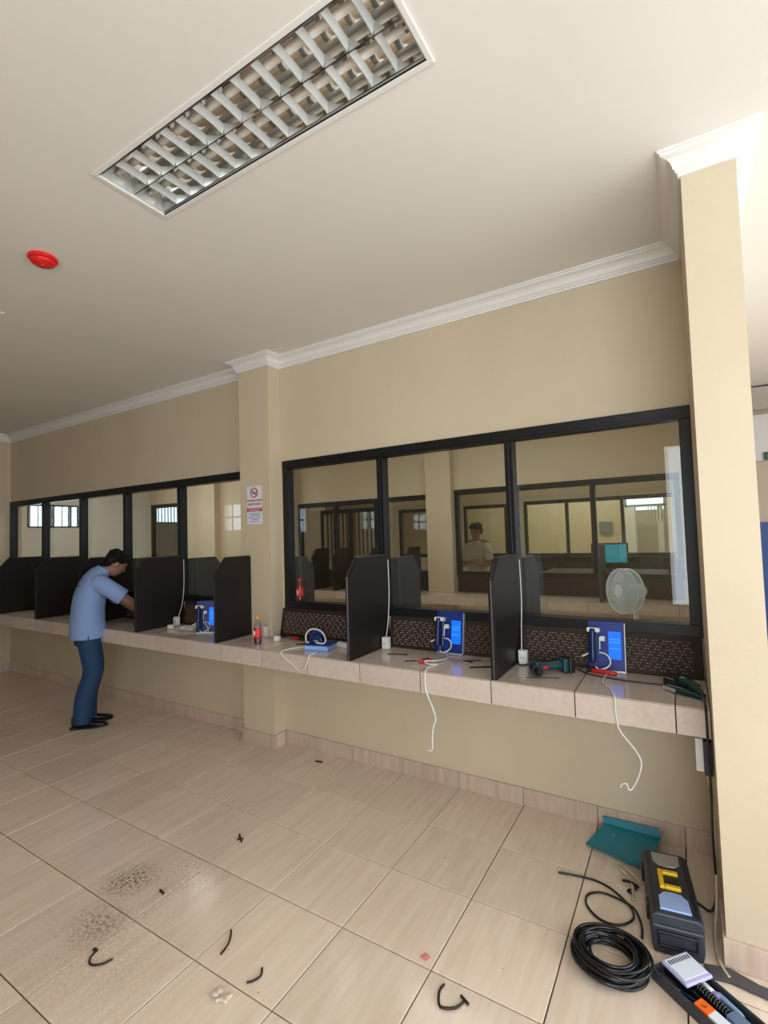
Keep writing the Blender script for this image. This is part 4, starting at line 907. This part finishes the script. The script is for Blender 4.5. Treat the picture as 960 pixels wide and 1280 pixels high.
# debris on the floor
FD = 'cut cable ties on the floor'
def tie(pts, label, r=.0038, mtl=BROWNZ):
    return cable('cable_tie', [(p[0], p[1], r + .0006) for p in pts], r, mtl, label, 'cable tie', n=5, seg=6, group=FD)
tie([(.03, -1.80), (.042, -1.83), (.075, -1.845), (.108, -1.825), (.125, -1.79)], 'dark U-shaped cut tie below the floor stains')
tie([(.015, -1.803), (.034, -1.80)], 'tiny dark tie head beside the U-shaped cut tie', .006)
tie([(.415, -1.47), (.445, -1.50), (.462, -1.53), (.472, -1.57)], 'slightly bent dark tie on middle floor tiles')
tie([(.655, -1.535), (.675, -1.56), (.665, -1.59), (.65, -1.605)], 'small curved dark tie near the bottom of the floor')
tie([(-.05, -1.005), (-.02, -1.03), (.01, -1.045)], 'short dark offcut on floor in front of the pillar', .005)
tie([(-.03, -1.04), (-.005, -1.02)], 'tiny dark offcut touching the one before the pillar', .004)
tie([(-.05, -1.475), (-.015, -1.48)], 'tiny dark scrap right of the larger floor stain', .005)
tie([(-.235, -.145), (-.18, -.135)], 'dark scrap on floor close to the wall beside the pillar', .005)
tie([(1.268, -1.265), (1.265, -1.30), (1.29, -1.345), (1.335, -1.325), (1.352, -1.29)], 'brown C-shaped cut tie at the bottom centre floor', .0045)
tie([(1.335, -1.275), (1.37, -1.292)], 'small brown tie end beside the C-shaped one', .0045)
bm = bmesh.new(); prism(bm, [(-.016, -.010), (.012, -.014), (.017, .008), (-.010, .014)], 'z', .0015, .004); box(bm, -.006, .006, -.004, .004, .004, .007)
o = obj('wrapper_scrap', bm, mat('pink_red_scrap', (.75, .25, .22), .5)); o.location = (1.16, -1.195, 0); tag(o, 'tiny red and white wrapper scrap on the floor', 'scrap')
bm = bmesh.new()
for k in range(7): ell(bm, (rs.uniform(-.03, .03), rs.uniform(-.025, .02), .006), rs.uniform(.008, .018), rs.uniform(.006, .014), .006, seg=8, rn=5)
o = obj('tissue_scrap', bm, mat('pale_scrap', (.66, .55, .44), .7)); o.location = (.61, -1.69, 0); tag(o, 'crumpled pale scrap on the floor at the bottom', 'scrap')

# ------------------------------------------------------------------ fan behind the glass
fn_ = thing('pedestal_fan', 'white pedestal fan with round grille behind the right glass', 'fan', (1.72, 1.12, 0))
FW = mat('fan_white', (.82, .90, .97), .3)
fd = Vector((-0.70, -0.71, 0.05)).normalized(); fq = fd.to_track_quat('Z', 'Y').to_matrix().to_4x4(); FM = Matrix.Translation((-.02, -.02, 1.125)) @ fq
def grille(bm, z_, dome):
    for r_ in (.160, .145, .13, .115, .10, .085, .07): tube(bm, [FM @ Vector((r_ * math.cos(2 * PI * i / 36), r_ * math.sin(2 * PI * i / 36), z_ + dome * (1 - (r_ / .165) ** 2))) for i in range(36)], .0022 if r_ < .155 else .0055, 6, closed=True)
    for i in range(64):
        q = 2 * PI * i / 64
        tube(bm, [FM @ Vector((r_ * math.cos(q), r_ * math.sin(q), z_ + dome * (1 - (r_ / .165) ** 2))) for r_ in (.045, .08, .12, .161)], .0018, 4)
quick('front_grille', FW, fn_, lambda bm: grille(bm, .05, .03), smooth=True)
quick('rear_grille', FW, fn_, lambda bm: grille(bm, -.0, -.04), smooth=True)
quick('badge', FW, fn_, lambda bm: lathe(bm, [(0, .082), (.045, .080), (.05, .074), (0, .072)], 20, FM))
def blades(bm):
    for k in range(3):
        q0 = k * 2 * PI / 3
        P_ = [(r_, q0 + a_, zz) for r_, a_, zz in ((.02, -.5, .02), (.13, -.55, .035), (.145, .0, .03), (.13, .55, .015), (.02, .5, .02))]
        A = [bm.verts.new(FM @ Vector((r_ * math.cos(a_), r_ * math.sin(a_), zz))) for r_, a_, zz in P_]; B = [bm.verts.new(FM @ Vector((r_ * math.cos(a_), r_ * math.sin(a_), zz + .003))) for r_, a_, zz in P_]
        bm.faces.new(A[::-1]); bm.faces.new(B)
        for i in range(5): bm.faces.new((A[i], A[(i + 1) % 5], B[(i + 1) % 5], B[i]))
quick('blades', mat('fan_blade', (.70, .84, .96), .25), fn_, blades)
quick('motor', FW, fn_, lambda bm: lathe(bm, [(0, -.14), (.04, -.135), (.055, -.10), (.055, -.05), (.03, -.02), (0, -.02)], 20, FM), smooth=True)
quick('pole', FW, fn_, lambda bm: tube(bm, [(.02, .07, .03), (.02, .07, 1.08)], .017, 12), smooth=True)
quick('base', FW, fn_, lambda bm: lathe(bm, [(0, 0), (.19, 0), (.19, .015), (.05, .035), (.02, .05), (0, .05)], 28, Matrix.Translation((.02, .07, 0))), smooth=True)

# ------------------------------------------------------------------ people
def limb(bm, pts, radii, M, seg=14):
    pts = [Vector(p) for p in pts]; sp_ = spline(pts, 5); n = len(sp_); rr2 = []
    for i in range(n):
        f = i / (n - 1) * (len(radii) - 1); a = int(f); b = min(a + 1, len(radii) - 1); rr2.append(radii[a] * (1 - (f - a)) + radii[b] * (f - a))
    tube(bm, [M @ p for p in sp_], rr2, seg)
def hand(bm, wrist, elbow, M, palm_dir, curl=0.5, side=1):
    """palm with four unequal bent fingers and a thumb from the side of the palm"""
    w_ = Vector(wrist); d = (w_ - Vector(elbow)).normalized(); pn = Vector(palm_dir); pn = (pn - d * pn.dot(d)).normalized(); s = d.cross(pn).normalized() * side
    oval_loft(bm, [(w_ - d * .01, .026, .019), (w_ + d * .02, .034, .017), (w_ + d * .055, .040, .015), (w_ + d * .085, .038, .012)], 12, M, side=s)
    for i, (o_, L) in enumerate(((.029, .066), (.010, .075), (-.009, .070), (-.027, .054))):
        p0 = w_ + d * .075 + s * o_; p1 = p0 + (d * math.cos(curl * .6) + pn * math.sin(curl * .6)) * L * .5
        p2 = p1 + (d * math.cos(curl * 1.7) + pn * math.sin(curl * 1.7)) * L * .32; p3 = p2 + (d * math.cos(curl * 2.4) + pn * math.sin(curl * 2.4)) * L * .24
        tube(bm, [M @ p for p in (p0, p1, p2, p3)], [.0098, .009, .0082, .0066], 8)
    q0 = w_ + d * .02 + s * .028; q1 = q0 + (d * .6 + s * .65 + pn * .4).normalized() * .04; q2 = q1 + (d * .85 + s * .1 + pn * .5).normalized() * .032
    tube(bm, [M @ p for p in (q0, q1, q2)], [.012, .0105, .008], 8)
def head(bm, c, M, fwd, up):
    """skull, jaw, nose, brow, ears, lips at c; fwd/up are unit vectors"""
    f = Vector(fwd).normalized(); u = Vector(up); u = (u - f * u.dot(f)).normalized(); l = u.cross(f)
    B = Matrix((f, l, u)).transposed().to_4x4(); H = M @ Matrix.Translation(c) @ B
    def e(p, a, b, c_): ell(bm, (0, 0, 0), 1, 1, 1, H @ Matrix.Translation(p) @ Matrix.Diagonal((a, b, c_, 1)), 16, 12)
    e((-.012, 0, .028), .093, .074, .082); e((.018, 0, -.03), .066, .058, .078); e((.035, 0, -.075), .036, .034, .028)
    e((.082, 0, -.012), .018, .012, .022); e((.076, 0, .012), .014, .030, .010); e((.070, 0, -.052), .016, .024, .010)
    for s in (-1, 1): e((-.002, s * .076, -.008), .018, .009, .030); e((.066, s * .030, .004), .010, .013, .008)
    return H
def hair(name, c, M, fwd, up, parent, mtl):
    bm = bmesh.new(); f = Vector(fwd).normalized(); u = Vector(up); u = (u - f * u.dot(f)).normalized(); l = u.cross(f)
    H = M @ Matrix.Translation(c) @ Matrix((f, l, u)).transposed().to_4x4()
    def e(p, a, b, c_): ell(bm, (0, 0, 0), 1, 1, 1, H @ Matrix.Translation(p) @ Matrix.Diagonal((a, b, c_, 1)), 18, 12)
    e((-.024, 0, .043), .095, .083, .080); e((-.062, 0, .0), .052, .072, .068); e((.035, 0, .082), .055, .060, .036); e((-.07, 0, -.035), .030, .052, .04)
    for k in range(36):
        a_ = rs.uniform(0, 2 * PI); b_ = rs.uniform(.1, 1.2); p = Vector((-.02 + .088 * math.cos(a_) * math.cos(b_), .078 * math.sin(a_) * math.cos(b_), .045 + .078 * math.sin(b_)))
        if p.x > .05 and p.z < .07: continue
        e(p, .02, .016, .014)
    return remesh_obj(name, bm, mtl, parent, .006, 2)

def shoe(parent, M, x, y, ang):
    S = M @ Matrix.Translation((x, y, 0)) @ Matrix.Rotation(ang, 4, 'Z')
    bm = bmesh.new()
    oval_loft(bm, [((-.085, 0, .045), .030, .036), ((-.06, 0, .05), .036, .044), ((0, 0, .047), .038, .040), ((.06, 0, .038), .045, .028), ((.12, 0, .030), .046, .020), ((.165, 0, .025), .034, .014), ((.185, 0, .022), .012, .008)], 16, S, side=(0, 1, 0))
    oval_loft(bm, [((-.045, 0, .05), .037, .050), ((-.040, 0, .085), .042, .056), ((-.040, 0, .105), .040, .052)], 14, S, side=(0, 1, 0))
    o = remesh_obj('shoe', bm, SHOE, parent, .006, 2)
    bm = bmesh.new(); prism(bm, [(-.10, -.028), (-.105, .0), (-.10, .028), (-.03, .036), (.06, .046), (.13, .046), (.175, .025), (.19, 0), (.175, -.025), (.13, -.046), (.06, -.046), (-.03, -.036)], 'z', .0, .016, S)
    obj('sole', bm, BLACK, o)
    return o

# --- man in blue at the counter; local frame: +x forward, +y left
man = thing('person', 'man in light blue shirt and navy trousers bending over the counter', 'person', (-2.50, -.56, 0), (0, 0, math.radians(62)))
I4 = Matrix()
hipL, hipR = (.03, .075, .86), (.03, -.075, .86)
knL, knR = (.080, .068, .47), (.070, -.075, .47); anL, anR = (.02, .062, .09), (-.02, -.072, .09)
HC = (.255, .0, 1.395); HF = (.80, .05, -.62); HU = (.62, 0, .80)
bm = bmesh.new()
oval_loft(bm, [((.03, 0, .84), .14, .095), ((.035, 0, .95), .135, .09), ((.05, 0, 1.08), .14, .09), ((.075, 0, 1.20), .165, .10), ((.105, 0, 1.28), .155, .08), ((.135, 0, 1.315), .07, .06)], 20, I4, side=(0, 1, 0))
for hp, kn, an in ((hipL, knL, anL), (hipR, knR, anR)):
    limb(bm, [hp, kn, an], [.085, .072, .052, .050, .037], I4); ell(bm, (an[0] + .04, an[1], .035), .08, .028, .022)
limb(bm, [(.115, 0, 1.28), (.17, 0, 1.335), (.22, 0, 1.36)], [.058, .054, .052], I4)
shR, elR, wrR = (.125, -.185, 1.245), (.345, -.215, 1.075), (.47, -.085, .975)
shL, elL, wrL = (.125, .185, 1.245), (.33, .225, 1.02), (.47, .10, .935)
for sh_, el_, wr_, sd in ((shR, elR, wrR, 1), (shL, elL, wrL, -1)):
    limb(bm, [sh_, el_, wr_], [.050, .045, .037, .036, .025], I4); hand(bm, wr_, el_, I4, (0.2, 0, -1), .7, sd)
head(bm, HC, I4, HF, HU)
remesh_obj('body', bm, SKIN, man, .0065, 2)
hair('hair', HC, I4, HF, HU, man, HAIR)
bm = bmesh.new()
oval_loft(bm, [((.035, 0, .765), .190, .150), ((.035, 0, .82), .186, .148), ((.030, 0, .90), .176, .138), ((.035, 0, 1.02), .178, .132), ((.05, 0, 1.12), .192, .130), ((.075, 0, 1.205), .205, .122), ((.095, 0, 1.27), .185, .105), ((.115, 0, 1.312), .12, .082), ((.150, 0, 1.335), .07, .066)], 26, I4, side=(0, 1, 0))
for sh_, el_ in ((shR, elR), (shL, elL)):
    s0, e0 = Vector(sh_), Vector(el_); limb(bm, [s0 + Vector((-.03, -.045 if sh_[1] > 0 else .045, .01)), s0.lerp(e0, .25), s0.lerp(e0, .82)], [.072, .076, .074, .073, .075], I4)
sh = remesh_obj('shirt', bm, SHIRT, man, .009, 4)
quick('collar', SHIRT, sh, lambda bm: oval_loft(bm, [((.130, 0, 1.322), .074, .070), ((.157, 0, 1.348), .068, .064), ((.165, 0, 1.362), .066, .061)], 22, I4, side=(0, 1, 0)), smooth=True)
quick('back_print', INK, sh, lambda bm: tube(bm, [(-.046, -.03, 1.225), (-.042, -.07, 1.225), (-.030, -.11, 1.225)], .006, 6))
quick('hem_slit', INK, sh, lambda bm: prism(bm, [(.03, .758), (.044, .758), (.037, .82)], 'y', -.192, -.184))
bm = bmesh.new()
oval_loft(bm, [((.03, 0, .70), .140, .105), ((.035, 0, .80), .145, .108), ((.035, 0, .93), .140, .10)], 22, I4, side=(0, 1, 0))
for hp, kn, an in ((hipL, knL, anL), (hipR, knR, anR)):
    h0 = Vector(hp); k0 = Vector(kn); a0 = Vector(an)
    limb(bm, [h0 + Vector((0, 0, -.02)), h0.lerp(k0, .5), k0, k0.lerp(a0, .55) + Vector((-.012, 0, 0)), a0 + Vector((.008, 0, -.045))], [.085, .090, .086, .082, .078, .076, .074, .074], I4, 18)
remesh_obj('trousers', bm, TROU, man, .010, 4)
shoe(man, I4, .04, .062, 0.0); shoe(man, I4, .0, -.072, -0.28)

# --- guard behind two panes
gd = thing('person', 'guard in cream uniform shirt standing behind the inner glass', 'person', (-.55, 4.05, 0), (0, 0, math.radians(-115)))
bm = bmesh.new()
HC2 = (.035, .01, 1.60); HF2 = (.93, -.15, -.30); HU2 = (.3, 0, .95)
oval_loft(bm, [((0, 0, .88), .15, .10), ((0, 0, 1.05), .15, .10), ((0, 0, 1.25), .18, .11), ((0, 0, 1.40), .17, .09), ((0, 0, 1.45), .07, .06)], 20, I4, side=(0, 1, 0))
for s in (-1, 1):
    limb(bm, [(0, s * .09, .90), (.01, s * .095, .48), (-.01, s * .10, .09)], [.085, .072, .052, .050, .037], I4); ell(bm, (.05, s * .10, .04), .12, .038, .03)
limb(bm, [(0, 0, 1.40), (.01, 0, 1.47), (.02, 0, 1.53)], [.060, .055, .054], I4)
for s in (-1, 1):
    sh_, el_, wr_ = (0, s * .20, 1.37), (.03, s * .25, 1.12), (.22, s * .06, 1.15 + s * .02)
    limb(bm, [sh_, el_, wr_], [.050, .045, .038, .036, .027], I4); hand(bm, wr_, el_, I4, (-.3, 0, -1), .9, -s)
head(bm, HC2, I4, HF2, HU2)
remesh_obj('body', bm, SKIN, gd, .008, 2)
hair('hair', HC2, I4, HF2, HU2, gd, HAIR)
bm = bmesh.new()
oval_loft(bm, [((0, 0, .98), .165, .12), ((0, 0, 1.08), .168, .13), ((0, 0, 1.22), .19, .135), ((0, 0, 1.36), .205, .115), ((0, 0, 1.42), .17, .09), ((0, 0, 1.455), .075, .068)], 24, I4, side=(0, 1, 0))
for s in (-1, 1): limb(bm, [(0, s * .16, 1.385), (.01, s * .215, 1.30), (.02, s * .24, 1.17)], [.068, .070, .068, .068], I4)
us = remesh_obj('uniform_shirt', bm, KHAKI, gd, .010, 3)
for s in (-1, 1): quick('epaulette', OLIVE, us, lambda bm: box(bm, -.025, .025, -.055, .055, -.004, .010, Matrix.Translation((0, s * .15, 1.45)) @ Matrix.Rotation(s * -.25, 4, 'X')))
quick('pocket', KHAKI, us, lambda bm: [box(bm, .125, .135, s * .085 - .045, s * .085 + .045, 1.19, 1.30) for s in (-1, 1)], bevel=.003)
quick('belt', BLACK, gd, lambda bm: oval_loft(bm, [((0, 0, .965), .172, .128), ((0, 0, 1.005), .172, .128)], 24, I4, side=(0, 1, 0)))
bm = bmesh.new()
oval_loft(bm, [((0, 0, .76), .155, .115), ((0, 0, .88), .16, .12), ((0, 0, .98), .160, .118)], 22, I4, side=(0, 1, 0))
for s in (-1, 1): limb(bm, [(0, s * .09, .88), (.01, s * .095, .48), (-.01, s * .10, .08)], [.105, .095, .085, .078, .075], I4)
remesh_obj('trousers', bm, OLIVE, gd, .011, 3)
for s in (-1, 1): shoe(gd, I4, .03, s * .10, s * .15)

# ------------------------------------------------------------------ hall beyond the column
ex = thing('sign', 'small dark hanging sign with green print beyond the column', 'sign', (3.04, 4.86, 2.43))
quick('panel', mat('dark_green_panel', (.01, .05, .05), .4), ex, lambda bm: box(bm, -.05, .25, -.012, .012, -.05, .05), bevel=.003)
quick('print_line', mat('green_print', (.10, .45, .15), .5), ex, lambda bm: [box(bm, -.02, .22, -.014, -.012, .005, .018), box(bm, -.02, .18, -.014, -.012, -.025, -.012)])
cable('ceiling_wire', [(XC2, 3.4, 3.018), (3.4, 3.5, 3.016), (5.5, 3.3, 3.018)], .008, BLACK, 'thin dark wire along the ceiling beyond the column', n=4)
